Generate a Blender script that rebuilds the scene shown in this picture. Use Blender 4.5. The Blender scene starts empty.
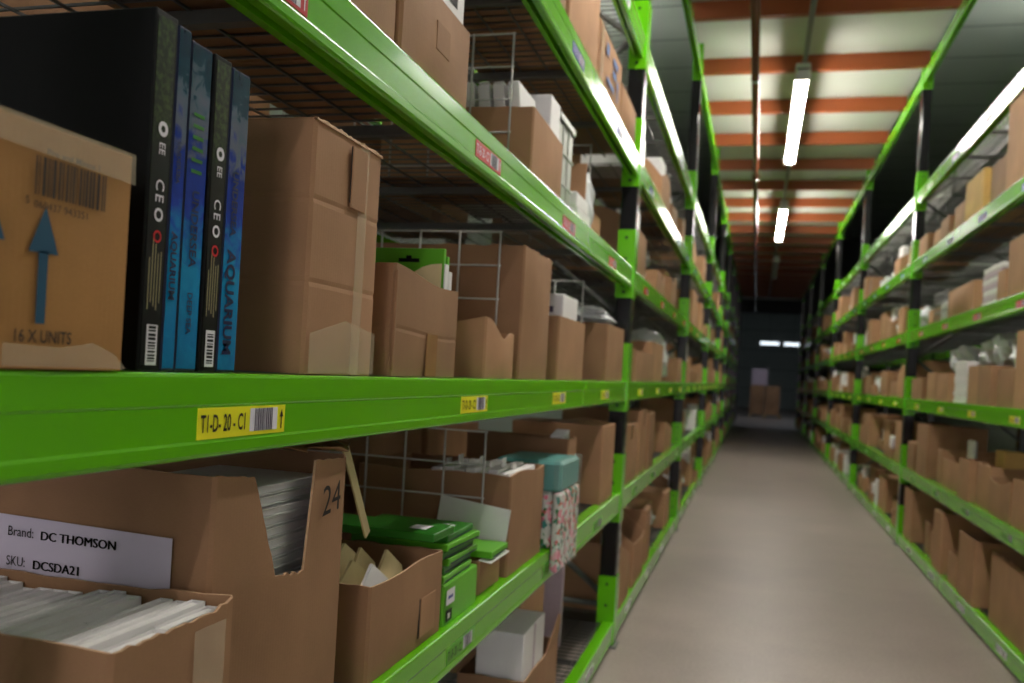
import bpy, bmesh, math, random
from mathutils import Vector, Matrix, noise

scene = bpy.context.scene
col = scene.collection
PI = math.pi

# ---------------------------------------------------------------- camera, world, exposure
cam_d = bpy.data.cameras.new('camera')
cam = bpy.data.objects.new('camera', cam_d)
col.objects.link(cam)
scene.camera = cam
cam_d.lens, cam_d.sensor_width, cam_d.sensor_fit = 30.9375, 36.0, 'HORIZONTAL'
cam_d.shift_y = 0.0288
cam_d.clip_start, cam_d.clip_end = 0.02, 200
CAM = Vector((0, 0, 1.35))
_ry = Vector((243.5 / 880, -13.0 / 880, -1)).normalized()      # the aisle direction seen from the lens
_up = Vector((math.sin(.057), math.cos(.057), 0))
_up = (_up - _ry * _up.dot(_ry)).normalized()
_rx = _ry.cross(_up)
cam.matrix_world = Matrix.Translation(CAM) @ Matrix((_rx, _ry, _up)).transposed().inverted().to_4x4()
cam_d.dof.use_dof = True
cam_d.dof.focus_distance = 1.3
cam_d.dof.aperture_fstop = 4.2
cam_d.dof.aperture_blades = 9

world = bpy.data.worlds.new('world')
scene.world = world
world.use_nodes = True
bg = world.node_tree.nodes['Background']
bg.inputs[0].default_value = (0.98, 0.92, 0.98, 1)      # daylight let in by an added opening behind the photographer
bg.inputs[1].default_value = 0.95

vs = scene.view_settings
vs.view_transform, vs.look, vs.gamma, vs.use_curve_mapping = 'Standard', 'None', 1.0, False
vs.exposure = 1.9
scene.cycles.use_denoising = True
scene.cycles.max_bounces = 6
scene.cycles.sample_clamp_indirect = 4.0

LAMP_POWER = 23.0            # emission strength of the batten diffusers
FAR_LAMP = .5

# ---------------------------------------------------------------- materials
def srgb(r, g, b):
    f = lambda c: (c / 12.92 if c <= .04045 else ((c + .055) / 1.055) ** 2.4)
    return (f(r / 255), f(g / 255), f(b / 255), 1)

class N:
    def __init__(s, name):
        s.m = bpy.data.materials.new(name)
        s.m.use_nodes = True
        s.t = s.m.node_tree
        s.b = s.t.nodes['Principled BSDF']
    def n(s, kind, **kw):
        x = s.t.nodes.new(kind)
        for k, v in kw.items():
            if k.startswith('i_'):
                x.inputs[k[2:].replace('_', ' ')].default_value = v
            else:
                setattr(x, k, v)
        return x
    def l(s, a, b):
        s.t.links.new(a, b)
    def set(s, **kw):
        for k, v in kw.items():
            s.b.inputs[k.replace('_', ' ')].default_value = v

def plain(name, color, rough=.5, metal=0.0, spec=.5, noise_amt=.12, scale=30, bump=0.0, bscale=200):
    q = N(name)
    q.set(Roughness=rough, Metallic=metal)
    q.b.inputs['Specular IOR Level'].default_value = spec
    tc = q.n('ShaderNodeTexCoord')
    nz = q.n('ShaderNodeTexNoise', i_Scale=scale, i_Detail=4.0)
    q.l(tc.outputs['Object'], nz.inputs['Vector'])
    mx = q.n('ShaderNodeMix', data_type='RGBA')
    c2 = [min(1, c * (1 + noise_amt)) for c in color[:3]] + [1]
    c1 = [c * (1 - noise_amt) for c in color[:3]] + [1]
    mx.inputs[6].default_value, mx.inputs[7].default_value = c1, c2
    q.l(nz.outputs[0], mx.inputs[0])
    q.l(mx.outputs[2], q.b.inputs['Base Color'])
    if bump:
        n2 = q.n('ShaderNodeTexNoise', i_Scale=bscale, i_Detail=3.0)
        q.l(tc.outputs['Object'], n2.inputs['Vector'])
        bp = q.n('ShaderNodeBump', i_Strength=bump, i_Distance=.002)
        q.l(n2.outputs[0], bp.inputs['Height'])
        q.l(bp.outputs[0], q.b.inputs['Normal'])
    return q.m

def cardboard(name, color, var=.18):
    q = N(name)
    q.set(Roughness=.72)
    q.b.inputs['Specular IOR Level'].default_value = .25
    tc = q.n('ShaderNodeTexCoord')
    info = q.n('ShaderNodeObjectInfo')
    big = q.n('ShaderNodeTexNoise', i_Scale=7.0, i_Detail=5.0)
    fib = q.n('ShaderNodeTexNoise', i_Scale=1.0, i_Detail=3.0)
    mp = q.n('ShaderNodeMapping')
    mp.inputs['Scale'].default_value = (160, 160, 900)
    q.l(tc.outputs['Object'], big.inputs['Vector'])
    q.l(tc.outputs['Object'], mp.inputs[0])
    q.l(mp.outputs[0], fib.inputs['Vector'])
    hsv = q.n('ShaderNodeHueSaturation')
    hsv.inputs['Color'].default_value = color
    v = q.n('ShaderNodeMapRange')
    v.inputs[3].default_value, v.inputs[4].default_value = 1 - var, 1 + var
    q.l(info.outputs['Random'], v.inputs[0])
    mul = q.n('ShaderNodeMath', operation='MULTIPLY')
    m2 = q.n('ShaderNodeMapRange')
    m2.inputs[1].default_value, m2.inputs[2].default_value = .3, .7
    m2.inputs[3].default_value, m2.inputs[4].default_value = .9, 1.1
    q.l(big.outputs[0], m2.inputs[0])
    m3 = q.n('ShaderNodeMapRange')
    m3.inputs[3].default_value, m3.inputs[4].default_value = .9, 1.1
    q.l(fib.outputs[0], m3.inputs[0])
    q.l(v.outputs[0], mul.inputs[0]); q.l(m2.outputs[0], mul.inputs[1])
    mulb = q.n('ShaderNodeMath', operation='MULTIPLY')
    q.l(mul.outputs[0], mulb.inputs[0]); q.l(m3.outputs[0], mulb.inputs[1])
    q.l(mulb.outputs[0], hsv.inputs['Value'])
    q.l(hsv.outputs[0], q.b.inputs['Base Color'])
    wv = q.n('ShaderNodeTexWave', i_Scale=45.0, i_Distortion=.6)
    wv.bands_direction = 'Y'
    q.l(tc.outputs['Object'], wv.inputs['Vector'])
    ad = q.n('ShaderNodeMath', operation='MULTIPLY_ADD')
    ad.inputs[1].default_value = .07
    q.l(wv.outputs[1], ad.inputs[0]); q.l(big.outputs[0], ad.inputs[2])
    bp = q.n('ShaderNodeBump', i_Strength=.35, i_Distance=.003)
    q.l(ad.outputs[0], bp.inputs['Height'])
    q.l(bp.outputs[0], q.b.inputs['Normal'])
    return q.m

def emit(name, color, strength):
    q = N(name)
    q.set(Roughness=.4)
    q.b.inputs['Base Color'].default_value = color
    q.b.inputs['Emission Color'].default_value = color
    q.b.inputs['Emission Strength'].default_value = strength
    return q.m

def paint(name, color, rough, coat=.3, wear=.02):
    q = N(name)
    q.set(Roughness=rough)
    q.b.inputs['Coat Weight'].default_value = coat
    q.b.inputs['Coat Roughness'].default_value = .1
    tc = q.n('ShaderNodeTexCoord')
    nz = q.n('ShaderNodeTexNoise', i_Scale=9.0, i_Detail=6.0)
    q.l(tc.outputs['Object'], nz.inputs['Vector'])
    mx = q.n('ShaderNodeMix', data_type='RGBA')
    mx.inputs[6].default_value = [c * (1 - wear) for c in color[:3]] + [1]
    mx.inputs[7].default_value = [min(1, c * (1 + wear)) for c in color[:3]] + [1]
    q.l(nz.outputs[0], mx.inputs[0]); q.l(mx.outputs[2], q.b.inputs['Base Color'])
    mr = q.n('ShaderNodeMapRange')
    mr.inputs[3].default_value, mr.inputs[4].default_value = rough * .97, rough * 1.03
    q.l(nz.outputs[0], mr.inputs[0]); q.l(mr.outputs[0], q.b.inputs['Roughness'])
    return q.m

def film(name, color, alpha, rough=.15):
    q = N(name)
    q.set(Roughness=rough, Alpha=alpha)
    q.b.inputs['Base Color'].default_value = color
    tc = q.n('ShaderNodeTexCoord')
    nz = q.n('ShaderNodeTexNoise', i_Scale=60.0, i_Detail=5.0)
    q.l(tc.outputs['Object'], nz.inputs['Vector'])
    bp = q.n('ShaderNodeBump', i_Strength=.9, i_Distance=.003)
    q.l(nz.outputs[0], bp.inputs['Height']); q.l(bp.outputs[0], q.b.inputs['Normal'])
    return q.m

def floral(name):
    q = N(name)
    q.set(Roughness=.25)
    tc = q.n('ShaderNodeTexCoord')
    vo = q.n('ShaderNodeTexVoronoi', i_Scale=60.0)
    wp = q.n('ShaderNodeTexNoise', i_Scale=25.0)
    mxv = q.n('ShaderNodeMix', data_type='RGBA'); mxv.inputs[0].default_value = .06
    q.l(tc.outputs['Object'], wp.inputs['Vector']); q.l(tc.outputs['Object'], mxv.inputs[6]); q.l(wp.outputs[1], mxv.inputs[7])
    q.l(mxv.outputs[2], vo.inputs['Vector'])
    sp = q.n('ShaderNodeSeparateColor'); q.l(vo.outputs['Color'], sp.inputs[0])
    rp = q.n('ShaderNodeValToRGB'); rp.color_ramp.interpolation = 'CONSTANT'
    e = rp.color_ramp.elements
    cols = [(0, (206, 208, 200)), (.3, (50, 120, 70)), (.45, (225, 130, 150)), (.6, (214, 216, 208)), (.72, (205, 85, 60)), (.8, (70, 140, 130)), (.92, (236, 170, 182))]
    e[0].position, e[0].color = 0, srgb(*cols[0][1])
    e[1].position, e[1].color = cols[1][0], srgb(*cols[1][1])
    for p, c in cols[2:]:
        x = e.new(p); x.color = srgb(*c)
    q.l(sp.outputs[0], rp.inputs[0]); q.l(rp.outputs[0], q.b.inputs['Base Color'])
    return q.m

def underwater(name):
    q = N(name)
    q.set(Roughness=.22)
    tc = q.n('ShaderNodeTexCoord')
    sx = q.n('ShaderNodeSeparateXYZ'); q.l(tc.outputs['Object'], sx.inputs[0])
    nz = q.n('ShaderNodeTexNoise', i_Scale=45.0, i_Detail=5.0, i_Distortion=1.0); q.l(tc.outputs['Object'], nz.inputs['Vector'])
    ma = q.n('ShaderNodeMath', operation='MULTIPLY_ADD'); ma.inputs[1].default_value = .16
    q.l(nz.outputs[0], ma.inputs[0]); q.l(sx.outputs[2], ma.inputs[2])
    rp = q.n('ShaderNodeValToRGB')
    e = rp.color_ramp.elements
    cols = [(.08, (20, 110, 165)), (.2, (25, 140, 190)), (.27, (30, 60, 165)), (.33, (24, 50, 140)), (.36, (96, 104, 124)), (.405, (80, 100, 118)), (.42, (14, 60, 80)), (.5, (8, 26, 60))]
    e[0].position, e[0].color = cols[0][0], srgb(*cols[0][1])
    e[1].position, e[1].color = cols[1][0], srgb(*cols[1][1])
    for p, c in cols[2:]:
        x = e.new(p); x.color = srgb(*c)
    q.l(ma.outputs[0], rp.inputs[0]); q.l(rp.outputs[0], q.b.inputs['Base Color'])
    return q.m

def dotted_black(name):
    q = N(name)
    q.set(Roughness=.3)
    tc = q.n('ShaderNodeTexCoord')
    nz = q.n('ShaderNodeTexNoise', i_Scale=140.0, i_Detail=4.0); q.l(tc.outputs['Object'], nz.inputs['Vector'])
    sx = q.n('ShaderNodeSeparateXYZ'); q.l(tc.outputs['Object'], sx.inputs[0])
    hi = q.n('ShaderNodeMapRange'); hi.inputs[1].default_value, hi.inputs[2].default_value = .24, .27
    q.l(sx.outputs[2], hi.inputs[0])
    rp = q.n('ShaderNodeValToRGB')
    rp.color_ramp.elements[0].position, rp.color_ramp.elements[0].color = .42, srgb(14, 20, 10)
    rp.color_ramp.elements[1].position, rp.color_ramp.elements[1].color = .75, srgb(70, 92, 42)
    q.l(nz.outputs[0], rp.inputs[0])
    mx = q.n('ShaderNodeMix', data_type='RGBA'); mx.inputs[6].default_value = srgb(17, 17, 19)
    q.l(hi.outputs[0], mx.inputs[0]); q.l(rp.outputs[0], mx.inputs[7]); q.l(mx.outputs[2], q.b.inputs['Base Color'])
    return q.m

def concrete(name, color):
    q = N(name)
    q.b.inputs['Specular IOR Level'].default_value = .35
    tc = q.n('ShaderNodeTexCoord')
    a = q.n('ShaderNodeTexNoise', i_Scale=1.3, i_Detail=7.0, i_Roughness=.65)
    b = q.n('ShaderNodeTexNoise', i_Scale=60.0, i_Detail=4.0)
    q.l(tc.outputs['Object'], a.inputs['Vector']); q.l(tc.outputs['Object'], b.inputs['Vector'])
    mx = q.n('ShaderNodeMix', data_type='RGBA')
    mx.inputs[6].default_value = [c * .6 for c in color[:3]] + [1]; mx.inputs[7].default_value = [c * 1.3 for c in color[:3]] + [1]
    q.l(a.outputs[0], mx.inputs[0])
    m2 = q.n('ShaderNodeMix', data_type='RGBA', blend_type='OVERLAY'); m2.inputs[0].default_value = .25
    q.l(mx.outputs[2], m2.inputs[6]); q.l(b.outputs[0], m2.inputs[7]); q.l(m2.outputs[2], q.b.inputs['Base Color'])
    rr = q.n('ShaderNodeMapRange'); rr.inputs[3].default_value, rr.inputs[4].default_value = .3, .5
    q.l(a.outputs[0], rr.inputs[0]); q.l(rr.outputs[0], q.b.inputs['Roughness'])
    bp = q.n('ShaderNodeBump', i_Strength=.15, i_Distance=.002); q.l(b.outputs[0], bp.inputs['Height']); q.l(bp.outputs[0], q.b.inputs['Normal'])
    return q.m

def bands(name, c1, c2, axis, scale, rough=.5):
    """thin seams between panels, along one axis"""
    q = N(name)
    q.set(Roughness=rough)
    tc = q.n('ShaderNodeTexCoord')
    sx = q.n('ShaderNodeSeparateXYZ'); q.l(tc.outputs['Object'], sx.inputs[0])
    m = q.n('ShaderNodeMath', operation='MULTIPLY'); m.inputs[1].default_value = scale; q.l(sx.outputs[axis], m.inputs[0])
    f = q.n('ShaderNodeMath', operation='FRACT'); q.l(m.outputs[0], f.inputs[0])
    g = q.n('ShaderNodeMath', operation='GREATER_THAN'); g.inputs[1].default_value = .97; q.l(f.outputs[0], g.inputs[0])
    nz = q.n('ShaderNodeTexNoise', i_Scale=2.0, i_Detail=4.0); q.l(tc.outputs['Object'], nz.inputs['Vector'])
    a = q.n('ShaderNodeMix', data_type='RGBA'); a.inputs[6].default_value = [c * .85 for c in c1[:3]] + [1]; a.inputs[7].default_value = c1
    q.l(nz.outputs[0], a.inputs[0])
    mx = q.n('ShaderNodeMix', data_type='RGBA'); mx.inputs[7].default_value = c2
    q.l(a.outputs[2], mx.inputs[6]); q.l(g.outputs[0], mx.inputs[0]); q.l(mx.outputs[2], q.b.inputs['Base Color'])
    return q.m

M = dict(
    green=paint('green_paint', srgb(97, 184, 2), .27, .35),
    black=paint('black_paint', srgb(14, 14, 16), .22),
    hole=plain('hole_black', srgb(4, 4, 4), .9),
    galv=plain('galvanised_wire', srgb(112, 112, 110), .4, metal=.7),
    zinc=plain('bright_zinc_wire', srgb(190, 190, 186), .4, metal=.3),
    card=cardboard('kraft_cardboard', srgb(162, 123, 92)),
    card_gold=cardboard('golden_cardboard', srgb(164, 119, 68), .03),
    card_yellow=cardboard('yellow_cardboard', srgb(205, 165, 100), .03),
    card_edge=plain('torn_cardboard_edge', srgb(196, 158, 124), .8, noise_amt=.3, scale=120),
    white=plain('white_board', srgb(228, 225, 225), .5, noise_amt=.05),
    paper=plain('page_edges', srgb(236, 232, 232), .6, noise_amt=.06, scale=80),
    mauve=plain('mauve_paper', srgb(190, 170, 184), .6, noise_amt=.12, scale=60),
    cream=plain('cream_paper', srgb(228, 208, 158), .5, noise_amt=.1, scale=20),
    lime=plain('lime_card', srgb(96, 176, 36), .35, noise_amt=.05),
    lime_dark=plain('deep_green_card', srgb(40, 118, 26), .35, noise_amt=.1),
    ink=plain('black_ink', srgb(12, 12, 13), .6),
    brownink=plain('faded_black_print', srgb(24, 15, 7), .7),
    teal=plain('blue_print', srgb(8, 72, 100), .6, noise_amt=.08),
    bluep=plain('faint_blue_print', srgb(96, 110, 150), .7),
    yellow=plain('yellow_sticker', srgb(244, 240, 36), .4, noise_amt=.03),
    red=plain('red_sticker', srgb(206, 32, 42), .4, noise_amt=.03),
    blue=plain('blue_sticker', srgb(60, 60, 150), .4, noise_amt=.03),
    sticker=plain('white_sticker', srgb(232, 228, 236), .45, noise_amt=.03),
    lilac=plain('lilac_label', srgb(206, 196, 214), .45, noise_amt=.03),
    bar=plain('barcode_grey', srgb(70, 60, 84), .6),
    tape=film('clear_tape', srgb(228, 210, 180), .34, .14),
    btape=plain('brown_tape', srgb(150, 108, 70), .25, noise_amt=.1),
    bag=film('crinkled_bag', srgb(222, 224, 226), .86, .32),
    clear=film('clear_bag', srgb(230, 240, 240), .12, .08),
    greybin=plain('grey_plastic', srgb(176, 178, 170), .4, noise_amt=.05),
    gameblack=plain('glossy_black_card', srgb(12, 12, 14), .5, spec=.2, noise_amt=.25, scale=60),
    dotted=dotted_black('black_photo_print'),
    under=underwater('underwater_print'),
    navy=plain('navy_print', srgb(14, 26, 70), .4),
    creamprint=plain('cream_fine_print', srgb(170, 160, 120), .6),
    floral=floral('floral_print'),
    tealpaper=plain('teal_paper', srgb(86, 146, 140), .4, noise_amt=.1),
    floor=concrete('concrete_floor', srgb(156, 142, 136)),
    deck=bands('pale_deck_panels', srgb(190, 192, 182), srgb(190, 192, 182), 1, .4, .6),
    joist=plain('rust_orange_steel', srgb(146, 72, 30), .45, noise_amt=.12, scale=4),
    pipe=paint('red_brown_pipe', srgb(92, 44, 30), .18),
    steel=plain('dull_steel', srgb(112, 114, 112), .45, metal=.5),
    wall=bands('grey_green_wall_panels', srgb(172, 182, 176), srgb(50, 54, 52), 2, .9),
    roof=bands('grey_roof_panels', srgb(168, 178, 172), srgb(70, 74, 72), 1, .8),
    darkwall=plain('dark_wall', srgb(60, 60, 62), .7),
    lamp=emit('lit_diffuser', (1.0, .95, .87, 1), LAMP_POWER),
    lampdim=emit('lit_diffuser_dim', (1.0, .95, .85, 1), 12.0),
    lampoff=plain('unlit_diffuser', srgb(190, 190, 188), .35),
    farlamp=emit('lit_bay_lamp', (.8, .9, 1.0, 1), FAR_LAMP),
    bayfill=emit('added_bay_fill', (.8, .9, 1.0, 1), 8.0),
    housing=plain('lamp_housing', srgb(200, 200, 198), .4),
    wood=plain('pallet_wood', srgb(178, 150, 110), .7, noise_amt=.2),
)

# ---------------------------------------------------------------- mesh helpers
class MB:
    def __init__(s):
        s.v, s.f, s.mi, s.mats, s.sm = [], [], [], [], []
    def m(s, key):
        mat = M[key]
        if mat not in s.mats:
            s.mats.append(mat)
        return s.mats.index(mat)
    def face(s, pts, mat, smooth=False):
        i = len(s.v)
        s.v += [tuple(p) for p in pts]
        s.f.append(tuple(range(i, i + len(pts)))); s.mi.append(s.m(mat)); s.sm.append(smooth)
    def raw(s, verts, faces, mat, smooth=False):
        i = len(s.v); k = s.m(mat)
        s.v += [tuple(p) for p in verts]
        for f in faces:
            s.f.append(tuple(i + a for a in f)); s.mi.append(k); s.sm.append(smooth)
    def box(s, x0, x1, y0, y1, z0, z1, mat, b=0.0, xf=None):
        """a box; b > 0 chamfers every edge"""
        if b <= 0:
            V = [(x, y, z) for x in (x0, x1) for y in (y0, y1) for z in (z0, z1)]
            F = [(0, 1, 3, 2), (4, 6, 7, 5), (0, 4, 5, 1), (2, 3, 7, 6), (0, 2, 6, 4), (1, 5, 7, 3)]
        else:
            V, F = _chamfer_box((x0, y0, z0), (x1, y1, z1), b)
        if xf is not None:
            V = [xf @ Vector(p) for p in V]
        s.raw(V, F, mat)
    def tube(s, pts, r, mat, n=6, smooth=True, cap=True):
        pts = [Vector(p) for p in pts]
        rings = []
        for i, p in enumerate(pts):
            d = (pts[min(i + 1, len(pts) - 1)] - pts[max(i - 1, 0)]).normalized()
            a = d.orthogonal().normalized() if i == 0 else (a0 - d * a0.dot(d)).normalized()
            a0 = a
            b = d.cross(a)
            rings.append([p + (a * math.cos(2 * PI * k / n) + b * math.sin(2 * PI * k / n)) * r for k in range(n)])
        V = [q for rg in rings for q in rg]
        F = []
        for i in range(len(rings) - 1):
            for k in range(n):
                k2 = (k + 1) % n
                F.append((i * n + k, i * n + k2, (i + 1) * n + k2, (i + 1) * n + k))
        if cap:
            F.append(tuple(reversed(range(n)))); F.append(tuple((len(rings) - 1) * n + k for k in range(n)))
        s.raw(V, F, mat, smooth)
    def prism_y(s, prof, y0, y1, mat):
        """profile of (x, z) points run along y"""
        n = len(prof)
        V = [(x, y0, z) for x, z in prof] + [(x, y1, z) for x, z in prof]
        F = [(k, n + k, n + (k + 1) % n, (k + 1) % n) for k in range(n)]
        F += [tuple(range(n)), tuple(range(2 * n - 1, n - 1, -1))]
        s.raw(V, F, mat)
    def text(s, string, o, u, v, size, mat, squash=1.0, bold=0.0, align='LEFT', lift=.0006):
        V, F = glyphs(string, align, bold)
        o, u, v = Vector(o), Vector(u).normalized(), Vector(v).normalized()
        n = u.cross(v)
        s.raw([o + u * (x * size * squash) + v * (y * size) + n * lift for x, y in V], F, mat)
    def quad(s, o, u, v, w, h, mat, lift=.0004):
        """a thin sheet: corner o, width w along u, height h along v"""
        o, u, v = Vector(o), Vector(u).normalized(), Vector(v).normalized()
        n = u.cross(v) * lift
        s.face([o + n, o + n + u * w, o + n + u * w + v * h, o + n + v * h], mat)
    def mesh(s, name):
        me = bpy.data.meshes.new(name)
        me.from_pydata(s.v, [], s.f)
        for mt in s.mats:
            me.materials.append(mt)
        me.polygons.foreach_set('material_index', s.mi)
        me.polygons.foreach_set('use_smooth', s.sm)
        bm = bmesh.new(); bm.from_mesh(me)
        bmesh.ops.remove_doubles(bm, verts=bm.verts, dist=1e-5)
        bm.to_mesh(me); bm.free()
        me.update()
        return me
    def build(s, name, parent=None, loc=None):
        o = bpy.data.objects.new(name, s.mesh(name))
        col.objects.link(o)
        if parent is not None:
            o.parent = parent
        if loc is not None:
            o.location = loc
        return o

def _chamfer_box(lo, hi, b):
    V, idx = [], {}
    for sx in (0, 1):
        for sy in (0, 1):
            for sz in (0, 1):
                c = [(lo, hi)[t][i] for i, t in enumerate((sx, sy, sz))]
                d = [b if t == 0 else -b for t in (sx, sy, sz)]
                for ax in range(3):
                    p = [c[i] + (0 if i == ax else d[i]) for i in range(3)]
                    idx[(sx, sy, sz, ax)] = len(V); V.append(tuple(p))
    F = []
    for ax in range(3):
        a, c = [(1, 2), (2, 0), (0, 1)][ax]
        for t in (0, 1):
            ring = []
            for (p, q) in ((0, 0), (1, 0), (1, 1), (0, 1)):
                k = [0, 0, 0]; k[ax] = t; k[a] = p; k[c] = q
                ring.append(idx[(*k, ax)])
            F.append(tuple(ring if t else reversed(ring)))
    for ax in range(3):
        a, c = [(1, 2), (2, 0), (0, 1)][ax]
        for p in (0, 1):
            for q in (0, 1):
                k0 = [0, 0, 0]; k0[a] = p; k0[c] = q; k1 = list(k0); k1[ax] = 1
                r = (idx[(*k0, a)], idx[(*k1, a)], idx[(*k1, c)], idx[(*k0, c)])
                F.append(r if (p + q) % 2 == 1 else tuple(reversed(r)))
    for sx in (0, 1):
        for sy in (0, 1):
            for sz in (0, 1):
                r = tuple(idx[(sx, sy, sz, ax)] for ax in range(3))
                F.append(r if (sx + sy + sz) % 2 == 1 else tuple(reversed(r)))
    return V, F

_gl = {}
def glyphs(string, align='LEFT', bold=0.0):
    key = (string, align, bold)
    if key not in _gl:
        cu = bpy.data.curves.new('lettering', 'FONT')
        cu.body, cu.align_x, cu.resolution_u, cu.offset = string, align, 3, bold
        o = bpy.data.objects.new('lettering', cu)
        col.objects.link(o)
        dg = bpy.context.evaluated_depsgraph_get()
        ev = o.evaluated_get(dg)
        me = ev.to_mesh()
        _gl[key] = ([(p.co.x, p.co.y) for p in me.vertices], [tuple(f.vertices) for f in me.polygons])
        ev.to_mesh_clear()
        bpy.data.objects.remove(o); bpy.data.curves.remove(cu)
    return _gl[key]

def tag(o, label, cat, group=None, kind=None):
    o['label'], o['category'] = label, cat
    if group: o['group'] = group
    if kind: o['kind'] = kind
    return o

def thing(name, label, cat, loc=(0, 0, 0), rotz=0.0, group=None):
    o = bpy.data.objects.new(name, None)
    o.empty_display_size = .1
    col.objects.link(o)
    o.location, o.rotation_euler = loc, (0, 0, rotz)
    return tag(o, label, cat, group)

def struct(mb, name, label, cat):
    return tag(mb.build(name), label, cat, kind='structure')

yl = lambda y: 1.2592 * y + .1028
yr = lambda y: 1.2592 * y - .209
def copy_tree(o, parent=None):
    c = o.copy(); col.objects.link(c)
    if parent is not None:
        c.parent = parent
    for ch in o.children:
        copy_tree(ch, c)
    return c

# ---------------------------------------------------------------- setting
FL, FR = -.614, 1.279                     # aisle faces of the two racks
YE = 32.6                              # end wall with the doorway
YB = -7.5                              # wall behind the photographer; its unseen opening is added to let daylight in
m = MB()
m.box(-3.4, 4.2, YB, YE, -.1, 0, 'floor'); struct(m, 'floor', 'smooth grey concrete floor of the warehouse', 'floor')
m = MB()
m.box(-3.4, 4.2, YE, YE + .3, -.1, 0, 'steel'); m.box(-3.4, 4.2, YE + .3, 52, -.1, 0, 'floor')
struct(m, 'floor_loading_bay', 'concrete floor beyond the dark doorway at the aisle end', 'floor')
m = MB(); m.box(-3.5, -3.4, YB, 52, 0, 6.6, 'wall'); struct(m, 'wall_left', 'grey-green panelled side wall behind the pipe-side rack', 'wall')
m = MB(); m.box(4.2, 4.3, YB, 52, 0, 6.6, 'wall'); struct(m, 'wall_right', 'grey-green panelled side wall behind the opposite rack', 'wall')
m = MB(); m.box(-3.5, -.9, YB - .1, YB, 0, 6.6, 'wall'); m.box(2.6, 4.3, YB - .1, YB, 0, 6.6, 'wall'); m.box(-.9, 2.6, YB - .1, YB, 3.4, 6.6, 'wall')  # gap added to bring daylight onto faces turned to the lens
struct(m, 'wall_front', 'grey-green wall with an unseen opening behind the photographer, added to let daylight in', 'wall')
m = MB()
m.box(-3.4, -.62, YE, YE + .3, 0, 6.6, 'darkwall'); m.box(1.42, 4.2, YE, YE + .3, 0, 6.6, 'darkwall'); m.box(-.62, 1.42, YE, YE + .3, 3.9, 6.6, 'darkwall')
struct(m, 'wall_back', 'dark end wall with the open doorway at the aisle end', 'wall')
m = MB(); m.box(-3.5, 4.3, 52, 52.1, 0, 6.6, 'wall'); struct(m, 'wall_loading_bay', 'dim end wall of the loading bay beyond the doorway', 'wall')
m = MB(); m.box(-3.5, 4.3, YB, 52.1, 6.6, 6.7, 'roof'); struct(m, 'ceiling', 'grey panelled warehouse roof above the racks', 'ceiling')
m = MB(); m.box(FL - .06, FR + .06, -4, YE - .1, 4.36, 4.40, 'deck'); struct(m, 'ceiling_deck', 'pale panel deck spanning the aisle over orange joists', 'ceiling')
for k in range(26):
    y = 7.13 + 1.275 * (k - 7)
    m = MB()
    pr = [(-.03, 0), (.03, 0), (.03, .008), (-.022, .008), (-.022, .132), (.03, .132), (.03, .14), (-.03, .14)]
    V = [(x, a, z) for x in (FL - .045, FR + .045) for a, z in pr]
    n = len(pr)
    m.raw(V, [(j, (j + 1) % n, n + (j + 1) % n, n + j) for j in range(n)] + [tuple(reversed(range(n))), tuple(range(n, 2 * n))], 'joist')
    o = m.build('trim_joist', loc=(0, y, 4.22))
    tag(o, 'rust-orange steel joist crossing the aisle under the pale deck', 'joist', 'rust-orange joists under the deck', 'structure')

# ---------------------------------------------------------------- lamps
def batten(x, y0, y1, z, lit, label, n=None):
    t = thing('batten_light', label, 'light', (x, y0, z))
    L = y1 - y0
    m = MB(); m.box(-.06, .06, 0, L, .05, .12, 'housing', .008); m.build('housing', t)
    m = MB()
    pr = [(-.044, .05), (-.048, .02), (-.038, -.005), (-.017, -.018), (.017, -.018), (.038, -.005), (.048, .02), (.044, .05)]
    m.prism_y(pr, .04, L - .04, {1: 'lamp', 0: 'lampoff', 2: 'lampdim'}[int(lit)]); m.build('diffuser', t)
    for a, b in ((0, .04), (L - .04, L)):
        m = MB(); m.box(-.064, .064, a, b, -.025, .09, 'housing', .01); m.build('end_cap', t)
    return t
P = 4.65
batten(.245, 7.83, 10.85, 3.98, True, 'lit white batten light, larger of the two seen glowing over the aisle')
batten(.265, 13.65, 16.7, 3.98, True, 'lit white batten light, smaller one glowing deeper over the aisle')
batten(.285, 19.5, 22.5, 3.98, False, 'unlit grey batten light hanging beyond the glowing ones')
batten(.225, 2.0, 5.0, 3.98, True, 'lit white batten light straight over the label-covered first bay')
batten(.205, -5.6, -2.6, 3.98, True, 'unseen lit batten light behind the photographer, set to brighten the near shelf')  # unseen lamp, lit and set back to brighten the near shelf
m = MB()
m.box(-.02, .02, -4, 30, 4.105, 4.16, 'steel', .006)
for y in range(-3, 30, 2):
    m.box(-.012, .012, y, y + .03, 4.16, 4.222, 'steel')
tag(m.build('cable_trunking', loc=(.255, 0, 0)), 'grey cable trunking running along the aisle above the batten lights', 'trunking')
t = thing('sprinkler_pipe', 'glossy red-brown pipe running overhead along the aisle', 'pipe', (-.14, 0, 3.9))
m = MB(); m.tube([(0, -4, 0), (0, 32, 0)], .033, 'pipe', 16); m.build('pipe_run', t)
for y in (3.6, 11.2, 18.8, 26.4):
    m = MB(); m.tube([(0, y - .05, 0), (0, y + .05, 0)], .044, 'pipe', 16); m.build('coupling', t)
for y in (2.7, 7.6, 12.6, 17.6, 22.6, 27.6):
    m = MB(); m.tube([(0, y, 0), (0, y, .325)], .006, 'steel', 6); m.tube([(0, y - .012, 0), (0, y + .012, 0)], .038, 'steel', 12); m.build('hanger', t)
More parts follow.
